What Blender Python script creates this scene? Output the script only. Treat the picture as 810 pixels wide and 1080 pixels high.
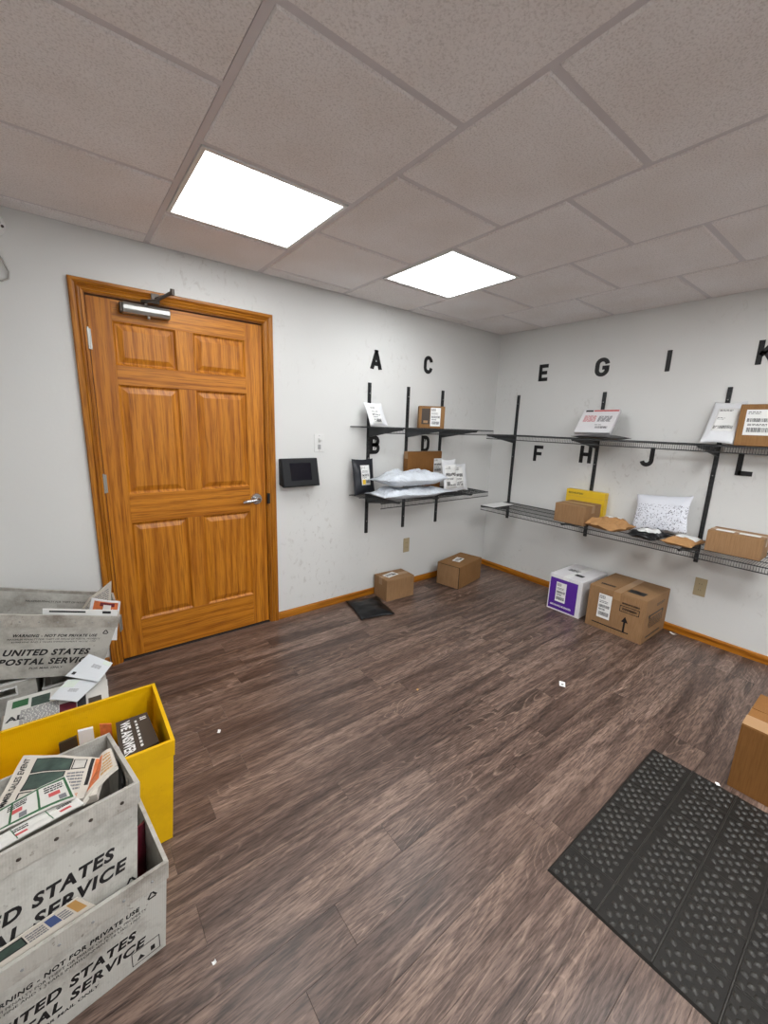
import bpy, bmesh, math, random
from mathutils import Matrix, Vector, noise

# ------------------------------------------------------------------ camera, world, exposure
for o in list(bpy.data.objects):
    bpy.data.objects.remove(o)
scene = bpy.context.scene
COL = scene.collection
H = 2.340                                    # ceiling height

cam_d = bpy.data.cameras.new('camera')
cam = bpy.data.objects.new('camera', cam_d)
COL.objects.link(cam)
cam_d.sensor_fit = 'VERTICAL'
cam_d.sensor_height = 36.0
cam_d.lens = 432.06 / 1080 * 36.0
cam_d.clip_start = 0.02
YAW, PITCH, ROLL = 0.6658, -0.2105, 0.0344
_d = Vector((math.sin(YAW) * math.cos(PITCH), math.cos(YAW) * math.cos(PITCH), math.sin(PITCH)))
_r = Vector((math.cos(YAW), -math.sin(YAW), 0))
_u = _r.cross(_d)
_r2 = math.cos(ROLL) * _r + math.sin(ROLL) * _u
_u2 = -math.sin(ROLL) * _r + math.cos(ROLL) * _u
cam.matrix_world = Matrix(((_r2.x, _u2.x, -_d.x, -3.4984), (_r2.y, _u2.y, -_d.y, -2.6943),
                           (_r2.z, _u2.z, -_d.z, 1.4515), (0, 0, 0, 1)))
scene.camera = cam

world = bpy.data.worlds.new('world')
scene.world = world
world.use_nodes = True
world.node_tree.nodes['Background'].inputs[0].default_value = (0.6, 0.65, 0.7, 1)
world.node_tree.nodes['Background'].inputs[1].default_value = 0.05

vs = scene.view_settings
vs.view_transform = 'Standard'
vs.look = 'None'
vs.gamma = 1.0
vs.use_curve_mapping = False
vs.exposure = 1.22
PANEL = (5.2, 13.0, 13.0)                    # radiance of the ceiling light diffusers, row by row from the door wall; rear rows are added fill

# ------------------------------------------------------------------ materials
MATS = {}


def srgb(r, g, b):
    f = lambda c: (c / 255 / 12.92) if c / 255 <= 0.04045 else ((c / 255 + 0.055) / 1.055) ** 2.4
    return (f(r), f(g), f(b), 1)


class NT:
    def __init__(self, name):
        self.m = bpy.data.materials.new(name)
        self.m.use_nodes = True
        self.t = self.m.node_tree
        self.b = self.t.nodes['Principled BSDF']

    def n(self, kind, **kw):
        nd = self.t.nodes.new(kind)
        for k, v in kw.items():
            if k.startswith('i_'):
                nd.inputs[k[2:].replace('_', ' ')].default_value = v
            else:
                setattr(nd, k, v)
        return nd

    def l(self, a, b):
        self.t.links.new(a, b)

    def coords(self, scale=(1, 1, 1), rnd=False):
        tc = self.n('ShaderNodeTexCoord')
        src = tc.outputs['Object']
        if rnd:
            oi = self.n('ShaderNodeObjectInfo')
            mu = self.n('ShaderNodeMath', operation='MULTIPLY')
            mu.inputs[1].default_value = 37.0
            self.l(oi.outputs['Random'], mu.inputs[0])
            ad = self.n('ShaderNodeVectorMath', operation='ADD')
            self.l(src, ad.inputs[0])
            self.l(mu.outputs[0], ad.inputs[1])
            src = ad.outputs[0]
        mp = self.n('ShaderNodeMapping')
        mp.inputs['Scale'].default_value = scale
        self.l(src, mp.inputs['Vector'])
        return mp.outputs[0]

    def ramp(self, fac, stops):
        r = self.n('ShaderNodeValToRGB')
        e = r.color_ramp.elements
        while len(e) < len(stops):
            e.new(0.5)
        for el, (p, c) in zip(e, stops):
            el.position = p
            el.color = c
        self.l(fac, r.inputs[0])
        return r.outputs[0]

    def noise(self, vec, scale, detail=3, rough=0.5, dist=0.0):
        nd = self.n('ShaderNodeTexNoise')
        nd.inputs['Scale'].default_value = scale
        nd.inputs['Detail'].default_value = detail
        nd.inputs['Roughness'].default_value = rough
        nd.inputs['Distortion'].default_value = dist
        self.l(vec, nd.inputs['Vector'])
        return nd.outputs['Fac']

    def mix(self, fac, a, b, blend='MIX'):
        m = self.n('ShaderNodeMix', data_type='RGBA', blend_type=blend)
        for s, v in ((m.inputs[0], fac), (m.inputs[6], a), (m.inputs[7], b)):
            if hasattr(v, 'links'):
                self.l(v, s)
            else:
                s.default_value = v
        return m.outputs[2]

    def bump(self, h, strength=0.2, dist=0.002):
        b = self.n('ShaderNodeBump')
        b.inputs['Strength'].default_value = strength
        b.inputs['Distance'].default_value = dist
        self.l(h, b.inputs['Height'])
        self.l(b.outputs[0], self.b.inputs['Normal'])


def plain(name, col, rough=0.6, metal=0.0, var=0.0, vscale=8.0, bump=0.0, bscale=60.0, spec=0.5, coat=0.0):
    if name in MATS:
        return MATS[name]
    k = NT(name)
    k.b.inputs['Base Color'].default_value = col
    k.b.inputs['Roughness'].default_value = rough
    k.b.inputs['Metallic'].default_value = metal
    k.b.inputs['Specular IOR Level'].default_value = spec
    k.b.inputs['Coat Weight'].default_value = coat
    if var or bump:
        v = k.coords(rnd=True)
        if var:
            f = k.noise(v, vscale, 4, 0.6)
            lo = tuple(c * (1 - var) for c in col[:3]) + (1,)
            hi = tuple(min(1, c * (1 + var)) for c in col[:3]) + (1,)
            k.l(k.ramp(f, [(0.3, lo), (0.7, hi)]), k.b.inputs['Base Color'])
        if bump:
            k.bump(k.noise(v, bscale, 3), bump, 0.002)
    MATS[name] = k.m
    return k.m


def wall_paint():
    k = NT('wall_paint')
    v = k.coords()
    big = k.noise(v, 0.9, 3)
    base = k.ramp(big, [(0.3, srgb(216, 216, 214)), (0.7, srgb(224, 224, 222))])
    vs_ = k.coords((6, 6, 4.0))
    sc = k.noise(vs_, 4.5, 6, 0.68, 0.6)
    mask = k.ramp(sc, [(0.56, (0, 0, 0, 1)), (0.66, (1, 1, 1, 1))])
    area = k.noise(v, 1.3, 2)
    am = k.ramp(area, [(0.50, (0, 0, 0, 1)), (0.64, (0.34, 0.34, 0.34, 1))])
    m2 = k.mix(1.0, mask, am, 'MULTIPLY')
    col = k.mix(m2, base, srgb(166, 160, 152))
    k.l(col, k.b.inputs['Base Color'])
    k.b.inputs['Roughness'].default_value = 0.62
    k.b.inputs['Specular IOR Level'].default_value = 0.3
    k.bump(k.noise(v, 60, 3), 0.15, 0.002)
    return k.m


def oak(name, axis, tone=1.0):
    k = NT(name)
    st = [6, 6, 6]
    st['xyz'.index(axis)] = 0.5
    v = k.coords(tuple(st), rnd=True)
    warp = k.noise(v, 0.9, 2, 0.5)
    w = k.n('ShaderNodeTexWave', wave_type='RINGS', rings_direction=axis.upper())
    w.inputs['Scale'].default_value = 1.5
    w.inputs['Distortion'].default_value = 7.0
    w.inputs['Detail'].default_value = 2.0
    w.inputs['Detail Scale'].default_value = 1.1
    k.l(v, w.inputs['Vector'])
    st2 = [150, 24, 150]
    st2['xyz'.index(axis)] = 6
    v2 = k.coords(tuple(st2), rnd=True)
    fine = k.noise(v2, 1.0, 3, 0.6)
    c1 = k.ramp(w.outputs['Fac'], [(0.05, srgb(176 * tone, 106 * tone, 20 * tone)),
                                   (0.30, srgb(196 * tone, 124 * tone, 30 * tone)),
                                   (1.0, srgb(204 * tone, 132 * tone, 36 * tone))])
    c2 = k.ramp(fine, [(0.32, srgb(176, 158, 136)), (0.54, srgb(255, 255, 255))])
    c = k.mix(0.75, c1, c2, 'MULTIPLY')
    c3 = k.ramp(warp, [(0.3, srgb(232, 224, 216)), (0.7, (1, 1, 1, 1))])
    k.l(k.mix(0.8, c, c3, 'MULTIPLY'), k.b.inputs['Base Color'])
    k.b.inputs['Roughness'].default_value = 0.38
    k.b.inputs['Specular IOR Level'].default_value = 0.36
    k.bump(fine, 0.08, 0.001)
    return k.m


def vinyl_plank():
    k = NT('vinyl_plank')
    oi = k.n('ShaderNodeObjectInfo')
    v = k.coords((0.8, 9, 1), rnd=True)
    w = k.n('ShaderNodeTexNoise')
    w.inputs['Scale'].default_value = 1.6
    w.inputs['Detail'].default_value = 3
    w.inputs['Distortion'].default_value = 1.2
    k.l(v, w.inputs['Vector'])
    # contour lines of a smooth field give the cathedral grain
    mu = k.n('ShaderNodeMath', operation='MULTIPLY')
    mu.inputs[1].default_value = 26.0
    v3 = k.coords((1.0, 6.0, 1), rnd=True)
    k.l(k.noise(v3, 1.1, 1.0, 0.4, 0.4), mu.inputs[0])
    fr = k.n('ShaderNodeMath', operation='FRACT')
    k.l(mu.outputs[0], fr.inputs[0])
    rings = k.ramp(fr.outputs[0], [(0.0, (0, 0, 0, 1)), (0.72, (0.15, 0.15, 0.15, 1)), (0.9, (1, 1, 1, 1)), (1.0, (0, 0, 0, 1))])
    v2 = k.coords((16, 170, 1), rnd=True)
    fine = k.noise(v2, 1.0, 4, 0.65)
    base = k.ramp(w.outputs['Fac'], [(0.34, srgb(86, 69, 61)), (0.5, srgb(116, 95, 85)), (0.66, srgb(145, 122, 109))])
    area = k.noise(v, 0.8, 2)
    am = k.ramp(area, [(0.42, (0.05, 0.05, 0.05, 1)), (0.62, (0.60, 0.60, 0.60, 1))])
    fm = k.mix(1.0, rings, am, 'MULTIPLY')
    c = k.mix(fm, base, srgb(186, 161, 144))
    c2 = k.ramp(fine, [(0.36, srgb(142, 132, 126)), (0.60, (1, 1, 1, 1))])
    c = k.mix(0.9, c, c2, 'MULTIPLY')
    tone = k.ramp(oi.outputs['Random'], [(0.0, srgb(222, 218, 216)), (1.0, (1, 1, 1, 1))])
    c = k.mix(1.0, c, tone, 'MULTIPLY')
    k.l(c, k.b.inputs['Base Color'])
    rr = k.n('ShaderNodeMapRange')
    rr.inputs[3].default_value = 0.28
    rr.inputs[4].default_value = 0.44
    k.l(fine, rr.inputs[0])
    k.l(rr.outputs[0], k.b.inputs['Roughness'])
    k.b.inputs['Specular IOR Level'].default_value = 0.5
    k.bump(fine, 0.25, 0.0008)
    return k.m


def ceiling_tile_mat():
    k = NT('mineral_fibre_tile')
    v = k.coords(rnd=True)
    f = k.noise(v, 170, 3, 0.6)
    g = k.noise(v, 3, 2)
    a = k.ramp(f, [(0.30, srgb(218, 212, 211)), (0.52, srgb(243, 239, 239))])
    b = k.ramp(g, [(0.3, srgb(246, 243, 240)), (0.7, (1, 1, 1, 1))])
    k.l(k.mix(1.0, a, b, 'MULTIPLY'), k.b.inputs['Base Color'])
    k.b.inputs['Roughness'].default_value = 0.9
    k.b.inputs['Specular IOR Level'].default_value = 0.1
    k.bump(f, 0.9, 0.003)
    return k.m


def cardboard(name, col):
    k = NT(name)
    v = k.coords((1, 1, 1), rnd=True)
    a = k.noise(v, 3.0, 4, 0.6)
    b = k.noise(k.coords((300, 300, 12), rnd=True), 1.0, 2)
    lo = tuple(c * 0.86 for c in col[:3]) + (1,)
    hi = tuple(min(1, c * 1.1) for c in col[:3]) + (1,)
    c1 = k.ramp(a, [(0.3, lo), (0.7, hi)])
    c2 = k.ramp(b, [(0.3, srgb(236, 232, 226)), (0.6, (1, 1, 1, 1))])
    k.l(k.mix(1.0, c1, c2, 'MULTIPLY'), k.b.inputs['Base Color'])
    k.b.inputs['Roughness'].default_value = 0.75
    k.b.inputs['Specular IOR Level'].default_value = 0.25
    return k.m


def fluted_plastic(name, col, dirt, amount):
    k = NT(name)
    tc = k.n('ShaderNodeTexCoord')
    sx = k.n('ShaderNodeSeparateXYZ')
    k.l(tc.outputs['Object'], sx.inputs[0])
    ad = k.n('ShaderNodeMath', operation='ADD')
    k.l(sx.outputs[0], ad.inputs[0])
    k.l(sx.outputs[1], ad.inputs[1])
    mu = k.n('ShaderNodeMath', operation='MULTIPLY')
    mu.inputs[1].default_value = 2 * math.pi / 0.0055
    k.l(ad.outputs[0], mu.inputs[0])
    sn = k.n('ShaderNodeMath', operation='SINE')
    k.l(mu.outputs[0], sn.inputs[0])
    v = k.coords((1, 1, 1), rnd=True)
    d1 = k.noise(v, 7, 6, 0.7)
    d2 = k.noise(v, 55, 3, 0.6)
    m1 = k.ramp(d1, [(0.45, (0, 0, 0, 1)), (0.75, (amount, amount, amount, 1))])
    m2 = k.ramp(d2, [(0.66, (0, 0, 0, 1)), (0.72, (amount * 0.6,) * 3 + (1,))])
    c = k.mix(m1, col, dirt)
    c = k.mix(m2, c, dirt)
    k.l(c, k.b.inputs['Base Color'])
    k.b.inputs['Roughness'].default_value = 0.45
    k.b.inputs['Subsurface Weight'].default_value = 0.0
    k.bump(sn.outputs[0], 0.10, 0.0006)
    return k.m


def speckle_mailer():
    k = NT('speckled_bubble_film')
    v = k.coords(rnd=False)
    w = k.n('ShaderNodeTexVoronoi')
    w.inputs['Scale'].default_value = 105
    k.l(v, w.inputs['Vector'])
    n2 = k.noise(v, 60, 2)
    dots = k.ramp(w.outputs['Distance'], [(0.30, (1, 1, 1, 1)), (0.38, (0, 0, 0, 1))])
    nm = k.ramp(n2, [(0.42, (0, 0, 0, 1)), (0.47, (1, 1, 1, 1))])
    sx = k.n('ShaderNodeSeparateXYZ')
    tc = k.n('ShaderNodeTexCoord')
    k.l(tc.outputs['Object'], sx.inputs[0])
    hm = k.ramp(sx.outputs[1], [(0.055, (1, 1, 1, 1)), (0.065, (0, 0, 0, 1))])
    m = k.mix(1.0, k.mix(1.0, dots, nm, 'MULTIPLY'), hm, 'MULTIPLY')
    k.l(k.mix(m, srgb(214, 216, 224), srgb(58, 60, 76)), k.b.inputs['Base Color'])
    k.b.inputs['Roughness'].default_value = 0.4
    k.bump(k.noise(v, 45, 2), 0.35, 0.004)
    return k.m


def crinkle(name, col):
    k = NT(name)
    v = k.coords(rnd=True)
    a = k.noise(v, 16, 3, 0.55, 1.6)
    b = k.noise(v, 42, 2, 0.5, 1.2)
    cr = k.ramp(a, [(0.40, (0, 0, 0, 1)), (0.5, (1, 1, 1, 1)), (0.60, (0, 0, 0, 1))])
    mx = k.mix(0.35, cr, b)
    k.b.inputs['Base Color'].default_value = col
    k.b.inputs['Roughness'].default_value = 0.24
    k.b.inputs['Metallic'].default_value = 0.1
    k.bump(mx, 0.75, 0.008)
    return k.m


def emit(name, col, strength):
    k = NT(name)
    k.b.inputs['Base Color'].default_value = (0.8, 0.8, 0.8, 1)
    k.b.inputs['Emission Color'].default_value = col
    k.b.inputs['Emission Strength'].default_value = strength
    return k.m


M_WALL = wall_paint()
M_OAKV = oak('oak_vertical_grain', 'z')
M_OAKH = oak('oak_horizontal_grain', 'x')
M_OAKY = oak('oak_baseboard_grain', 'y', 0.92)
M_OAKX = oak('oak_baseboard_grain_x', 'x', 0.92)
M_CASV = oak('oak_casing_vertical', 'z', 0.90)
M_CASH = oak('oak_casing_horizontal', 'x', 0.90)
M_FLOOR = vinyl_plank()
M_TILE = ceiling_tile_mat()
M_TEE = plain('grid_tee_paint', srgb(210, 204, 206), 0.5)
M_PANEL = [emit('led_diffuser', (0.955, 0.985, 1.0, 1), p) for p in PANEL]
M_WHITE = plain('white_enamel', srgb(226, 226, 224), 0.35)
M_SUB = plain('subfloor', srgb(40, 32, 30), 0.8)
M_BLACKM = plain('black_powder_coat', srgb(38, 40, 42), 0.42, 0.0, 0.1)
M_SLOT = plain('slot_shade_and_black_parts', srgb(12, 12, 13), 0.8)  # plain black parts, and painted shade in slots and the flap gap
M_LETTER = plain('black_letter_plastic', srgb(16, 16, 18), 0.5)
M_CHROME = plain('brushed_nickel', srgb(196, 196, 196), 0.26, 1.0)
M_ALU = plain('closer_aluminium', srgb(176, 176, 172), 0.34, 0.9)
M_DARKMETAL = plain('dark_bronze_metal', srgb(74, 66, 60), 0.4, 0.6)
M_CARD = cardboard('cardboard', srgb(152, 118, 84))
M_CARD2 = cardboard('cardboard_warm', srgb(144, 106, 66))
M_CARD3 = cardboard('cardboard_deep', srgb(134, 92, 48))
M_KRAFT = cardboard('kraft_paper', srgb(172, 130, 86))
M_TAPE = plain('tan_packing_tape', srgb(158, 122, 84), 0.3)
M_LABEL = plain('label_paper', srgb(232, 232, 230), 0.5)
M_PRINT = plain('label_ink', srgb(40, 40, 44), 0.6)
M_GREYPRINT = plain('grey_ink', srgb(120, 120, 124), 0.6)
M_RED = plain('red_ink', srgb(196, 84, 84), 0.6)
M_POLYW = plain('white_poly_mailer', srgb(222, 223, 226), 0.38, 0, 0.04, 12, 0.25, 30)
M_POLYS = crinkle('silver_blue_poly', srgb(216, 222, 230))
M_POLYK = plain('black_poly', srgb(16, 16, 18), 0.34, 0, 0.2, 9, 0.4, 26, spec=0.3)
M_POLYD = plain('charcoal_poly', srgb(34, 36, 42), 0.36, 0, 0.1, 9, 0.4, 26, spec=0.35)
M_BUBBLE = speckle_mailer()
M_YBOX = plain('yellow_box_card', srgb(226, 186, 40), 0.5)
M_PURPLE = plain('purple_print', srgb(86, 40, 150), 0.45)
M_WBOX = plain('white_box_card', srgb(222, 220, 222), 0.5, 0, 0.03)
M_TUB = fluted_plastic('white_fluted_plastic', srgb(192, 190, 183), srgb(112, 104, 94), 0.75)
M_TUBRIM = fluted_plastic('soiled_fluted_rim', srgb(184, 180, 172), srgb(104, 94, 84), 1.0)
M_YTUB = fluted_plastic('yellow_fluted_plastic', srgb(234, 184, 0), srgb(200, 146, 0), 0.5)
M_INK = plain('black_print', srgb(24, 24, 26), 0.5)
M_NEWS = plain('newsprint', srgb(206, 198, 186), 0.8, 0, 0.05)
M_GLOSS = plain('glossy_magazine_paper', srgb(212, 210, 204), 0.35, 0, 0.05)
M_PAGE = plain('page_edges', srgb(196, 192, 184), 0.7, 0, 0.12, 40)
M_ENV = plain('pale_green_envelope', srgb(214, 224, 214), 0.6)
M_ENVB = plain('pale_lilac_envelope', srgb(216, 220, 224), 0.6)
M_GREEN = plain('green_print', srgb(44, 96, 58), 0.5)
M_DGREEN = plain('dark_green_picture', srgb(60, 78, 70), 0.5, 0, 0.4, 30)
M_ORANGE = plain('orange_print', srgb(206, 112, 62), 0.5, 0, 0.3, 30)
M_BLUE = plain('blue_print', srgb(66, 84, 130), 0.5)
M_BROWNP = plain('dark_brown_cover', srgb(62, 54, 46), 0.4, 0, 0.1)
M_TANP = plain('tan_print', srgb(186, 142, 82), 0.5)
M_RUBBER = plain('charcoal_rubber', srgb(31, 28, 25), 0.55, 0, 0.25, 20, 0.3, 120, spec=0.25)
M_RUBBERH = plain('rubber_nubs', srgb(44, 41, 37), 0.45, 0, 0.3, 25, spec=0.4)
M_BEIGE = plain('beige_plate', srgb(176, 160, 128), 0.5)
M_TABLET = plain('tablet_black_plastic', srgb(22, 23, 26), 0.5, spec=0.3)
M_SCREEN = plain('tablet_screen_glass', srgb(10, 10, 22), 0.12)
M_WPLASTIC = plain('white_plastic', srgb(224, 224, 222), 0.4)
M_GREYSW = plain('switch_grey', srgb(150, 150, 150), 0.5)
M_CABLE = plain('grey_cable', srgb(168, 164, 158), 0.5)
M_MAROON = plain('maroon_cover', srgb(104, 34, 48), 0.35, 0, 0.2, 20)


# ------------------------------------------------------------------ geometry helpers
class G:
    def __init__(self):
        self.v = []
        self.f = []

    def add(self, v, f, M=None):
        b = len(self.v)
        for p in v:
            p = Vector(p)
            self.v.append(M @ p if M else p)
        self.f.extend([tuple(b + i for i in q) for q in f])
        return self

    def bx(self, x0, x1, y0, y1, z0, z1, M=None):
        x0, x1 = min(x0, x1), max(x0, x1)
        y0, y1 = min(y0, y1), max(y0, y1)
        z0, z1 = min(z0, z1), max(z0, z1)
        v = [(x0, y0, z0), (x1, y0, z0), (x1, y1, z0), (x0, y1, z0), (x0, y0, z1), (x1, y0, z1), (x1, y1, z1), (x0, y1, z1)]
        return self.add(v, [(0, 3, 2, 1), (4, 5, 6, 7), (0, 1, 5, 4), (1, 2, 6, 5), (2, 3, 7, 6), (3, 0, 4, 7)], M)

    def hexa(self, lo, hi):
        """lo, hi: four corners each, counter clockwise seen from outside above hi"""
        return self.add(list(lo) + list(hi), [(0, 3, 2, 1), (4, 5, 6, 7), (0, 1, 5, 4), (1, 2, 6, 5), (2, 3, 7, 6), (3, 0, 4, 7)])

    def prism(self, pts, vec, M=None):
        n = len(pts)
        pts = [Vector(p) for p in pts]
        vec = Vector(vec)
        v = pts + [p + vec for p in pts]
        f = [tuple(range(n - 1, -1, -1)), tuple(range(n, 2 * n))]
        f += [(i, (i + 1) % n, n + (i + 1) % n, n + i) for i in range(n)]
        return self.add(v, f, M)

    def cyl(self, p0, p1, r0, r1=None, n=12):
        r1 = r0 if r1 is None else r1
        p0, p1 = Vector(p0), Vector(p1)
        d = (p1 - p0).normalized()
        a = d.orthogonal().normalized()
        b = d.cross(a)
        v = []
        for p, r in ((p0, r0), (p1, r1)):
            for i in range(n):
                t = 2 * math.pi * i / n
                v.append(p + (a * math.cos(t) + b * math.sin(t)) * r)
        f = [tuple(range(n - 1, -1, -1)), tuple(range(n, 2 * n))]
        f += [(i, (i + 1) % n, n + (i + 1) % n, n + i) for i in range(n)]
        return self.add(v, f)

    def tube(self, path, r, n=6):
        path = [Vector(p) for p in path]
        v, f = [], []
        a = None
        for i, p in enumerate(path):
            d = (path[min(i + 1, len(path) - 1)] - path[max(i - 1, 0)]).normalized()
            if a is None:
                a = d.orthogonal().normalized()
            else:
                a = (a - d * a.dot(d))
                a = a.normalized() if a.length > 1e-6 else d.orthogonal().normalized()
            b = d.cross(a)
            for k in range(n):
                t = 2 * math.pi * k / n
                v.append(p + (a * math.cos(t) + b * math.sin(t)) * r)
        for i in range(len(path) - 1):
            for k in range(n):
                f.append((i * n + k, i * n + (k + 1) % n, (i + 1) * n + (k + 1) % n, (i + 1) * n + k))
        f.append(tuple(range(n - 1, -1, -1)))
        f.append(tuple(range((len(path) - 1) * n, len(path) * n)))
        return self.add(v, f)

    def mesh(self, name, mat, bevel=0.0, smooth=False, seg=1):
        me = bpy.data.meshes.new(name)
        me.from_pydata([tuple(p) for p in self.v], [], self.f)
        bm = bmesh.new()
        bm.from_mesh(me)
        bmesh.ops.recalc_face_normals(bm, faces=bm.faces)
        if bevel:
            bmesh.ops.bevel(bm, geom=[e for e in bm.edges], offset=bevel, segments=seg, affect='EDGES', profile=0.6)
        bm.to_mesh(me)
        bm.free()
        me.materials.append(mat)
        if smooth:
            for p in me.polygons:
                p.use_smooth = True
        return me


def link(name, me, parent=None, M=None):
    o = bpy.data.objects.new(name, me)
    COL.objects.link(o)
    if parent:
        o.parent = parent
    if M is not None:
        o.matrix_local = M
    return o


def part(name, g, mat, parent=None, bevel=0.0, smooth=False, M=None, kind=None, label=None, seg=1):
    o = link(name, g.mesh(name, mat, bevel, smooth, seg), parent, M)
    if kind:
        o['kind'] = kind
    if label:
        o['label'] = label
    return o


def tag(o, label, cat, group=None):
    o['label'] = label
    o['category'] = cat
    if group:
        o['group'] = group
    return o


def thing(name, label, cat, M, group=None):
    o = bpy.data.objects.new(name, None)
    o.empty_display_size = 0.05
    COL.objects.link(o)
    o.matrix_world = M if isinstance(M, Matrix) else Matrix.Translation(M)
    return tag(o, label, cat, group)


def struct(o):
    o['kind'] = 'structure'
    return o


def sempty(name):
    o = bpy.data.objects.new(name, None)
    COL.objects.link(o)
    return struct(o)


def frame(o, x, y):
    x = Vector(x).normalized()
    y = Vector(y)
    y = (y - x * y.dot(x)).normalized()
    z = x.cross(y)
    o = Vector(o)
    return Matrix(((x.x, y.x, z.x, o.x), (x.y, y.y, z.y, o.y), (x.z, y.z, z.z, o.z), (0, 0, 0, 1)))


def rz(loc, deg):
    return Matrix.Translation(loc) @ Matrix.Rotation(math.radians(deg), 4, 'Z')


def text_geo(s, width=None, size=None, shear=0.0, weight=0.0, thick=0.0006, spacing=1.0):
    """flat lettering in the xy plane centred at the origin, facing +z; returns G"""
    cu = bpy.data.curves.new('lettering_source', 'FONT')
    cu.body = s
    cu.size = 1.0
    cu.shear = shear
    cu.offset = weight
    cu.space_character = spacing
    cu.resolution_u = 3
    cu.align_x = 'LEFT'
    ob = bpy.data.objects.new('lettering_source', cu)
    COL.objects.link(ob)
    dg = bpy.context.evaluated_depsgraph_get()
    dg.update()
    me = bpy.data.meshes.new_from_object(ob.evaluated_get(dg))
    vs_ = [v.co.copy() for v in me.vertices]
    fs = [tuple(p.vertices) for p in me.polygons]
    bpy.data.objects.remove(ob)
    bpy.data.curves.remove(cu)
    bpy.data.meshes.remove(me)
    x0 = min(v.x for v in vs_); x1 = max(v.x for v in vs_)
    y0 = min(v.y for v in vs_); y1 = max(v.y for v in vs_)
    sx = sy = None
    if size is not None:
        sy = size / (y1 - y0)
    if width is not None:
        sx = width / (x1 - x0)
    sx = sx or sy
    sy = sy or sx
    g = G()
    g.add([((v.x - (x0 + x1) / 2) * sx, (v.y - (y0 + y1) / 2) * sy, thick) for v in vs_], fs)
    return g


def xf(g, M):
    h = G()
    h.add(g.v, g.f, M)
    return h


def plate(cx, cy, w, h, t0, t1, M):
    return G().bx(cx - w / 2, cx + w / 2, cy - h / 2, cy + h / 2, t0, t1, M)


def print_rows(rows, w, h, M, seed, z0=0.0006, z1=0.0009):
    """rows of fine print on a w x h label: ('bar'|'text'|'block', x0,x1,y0,y1) in 0..1"""
    rr = random.Random(seed)
    g = G()
    for kind, a, b, c, d in rows:
        X0, X1, Y0, Y1 = (a - 0.5) * w, (b - 0.5) * w, (c - 0.5) * h, (d - 0.5) * h
        if kind == 'block':
            g.bx(X0, X1, Y0, Y1, z0, z1, M)
        elif kind == 'bar':
            x = X0
            while x < X1:
                s = rr.choice((0.010, 0.016, 0.024)) * w
                g.bx(x, min(x + s, X1), Y0, Y1, z0, z1, M)
                x += s + rr.choice((0.010, 0.018)) * w
        else:
            n = max(1, round((d - c) / 0.05))
            for i in range(n):
                yy = Y1 - (i + 0.5) * (Y1 - Y0) / n
                x = X0
                while x < X1 * 0.98:
                    s = rr.uniform(0.05, 0.16) * w
                    g.bx(x, min(x + s, X1), yy - 0.012 * h, yy + 0.012 * h, z0, z1, M)
                    x += s + 0.025 * w
    return g


SHIP = [('text', .06, .5, .80, .95), ('text', .1, .75, .62, .74), ('bar', .08, .92, .44, .56), ('text', .1, .6, .32, .40), ('bar', .12, .9, .10, .26)]
SHIP2 = [('text', .06, .45, .82, .94), ('bar', .06, .92, .52, .66), ('text', .1, .7, .36, .46), ('bar', .1, .9, .12, .30)]
NOTE = [('text', .1, .8, .3, .8), ('block', .55, .9, .2, .45)]


def sticker(root, c, right, up, w, h, rows=SHIP, seed=1, mat=None, name='shipping_label', yellow=False):
    M = frame(c, right, up)
    s = part(name, plate(0, 0, w, h, -0.0002, 0.0006, M), mat or M_LABEL, root)
    if rows:
        part('print', print_rows(rows, w, h, M, seed), M_PRINT, s)
    if yellow:
        part('yellow_print', plate(-w * .22, -h * .32, w * .42, h * .2, 0.0006, 0.001, M), M_YBOX, s)
    return s


def carton(name, label, M, w, d, h, mat=M_CARD, group=None, seam='x', tape=True, cat='box', tapemat=None):
    t = thing(name, label, cat, M, group)
    part('body', G().bx(-w / 2, w / 2, -d / 2, d / 2, 0.0005, h - 0.004), mat, t, 0.002)
    e = 0.0015
    for s in (-1, 1):
        g = G()
        if seam == 'x':
            g.bx(-w / 2 + .001, w / 2 - .001, s * e, s * (d / 2 - .0008), h - 0.004, h)
        else:
            g.bx(s * e, s * (w / 2 - .0008), -d / 2 + .001, d / 2 - .001, h - 0.004, h)
        part('top_flap', g, mat, t, 0.0008)
    if tape:
        g = G()
        tw = 0.024
        if seam == 'x':
            g.bx(-w / 2, w / 2, -tw, tw, h, h + .0004)
            for s in (-1, 1):
                g.bx(s * (w / 2), s * (w / 2 + .0006), -tw, tw, h - .06, h + .0004)
        else:
            g.bx(-tw, tw, -d / 2, d / 2, h, h + .0004)
            for s in (-1, 1):
                g.bx(-tw, tw, s * (d / 2), s * (d / 2 + .0006), h - .06, h + .0004)
        part('tape', g, tapemat or M_TAPE, t)
    return t


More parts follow.
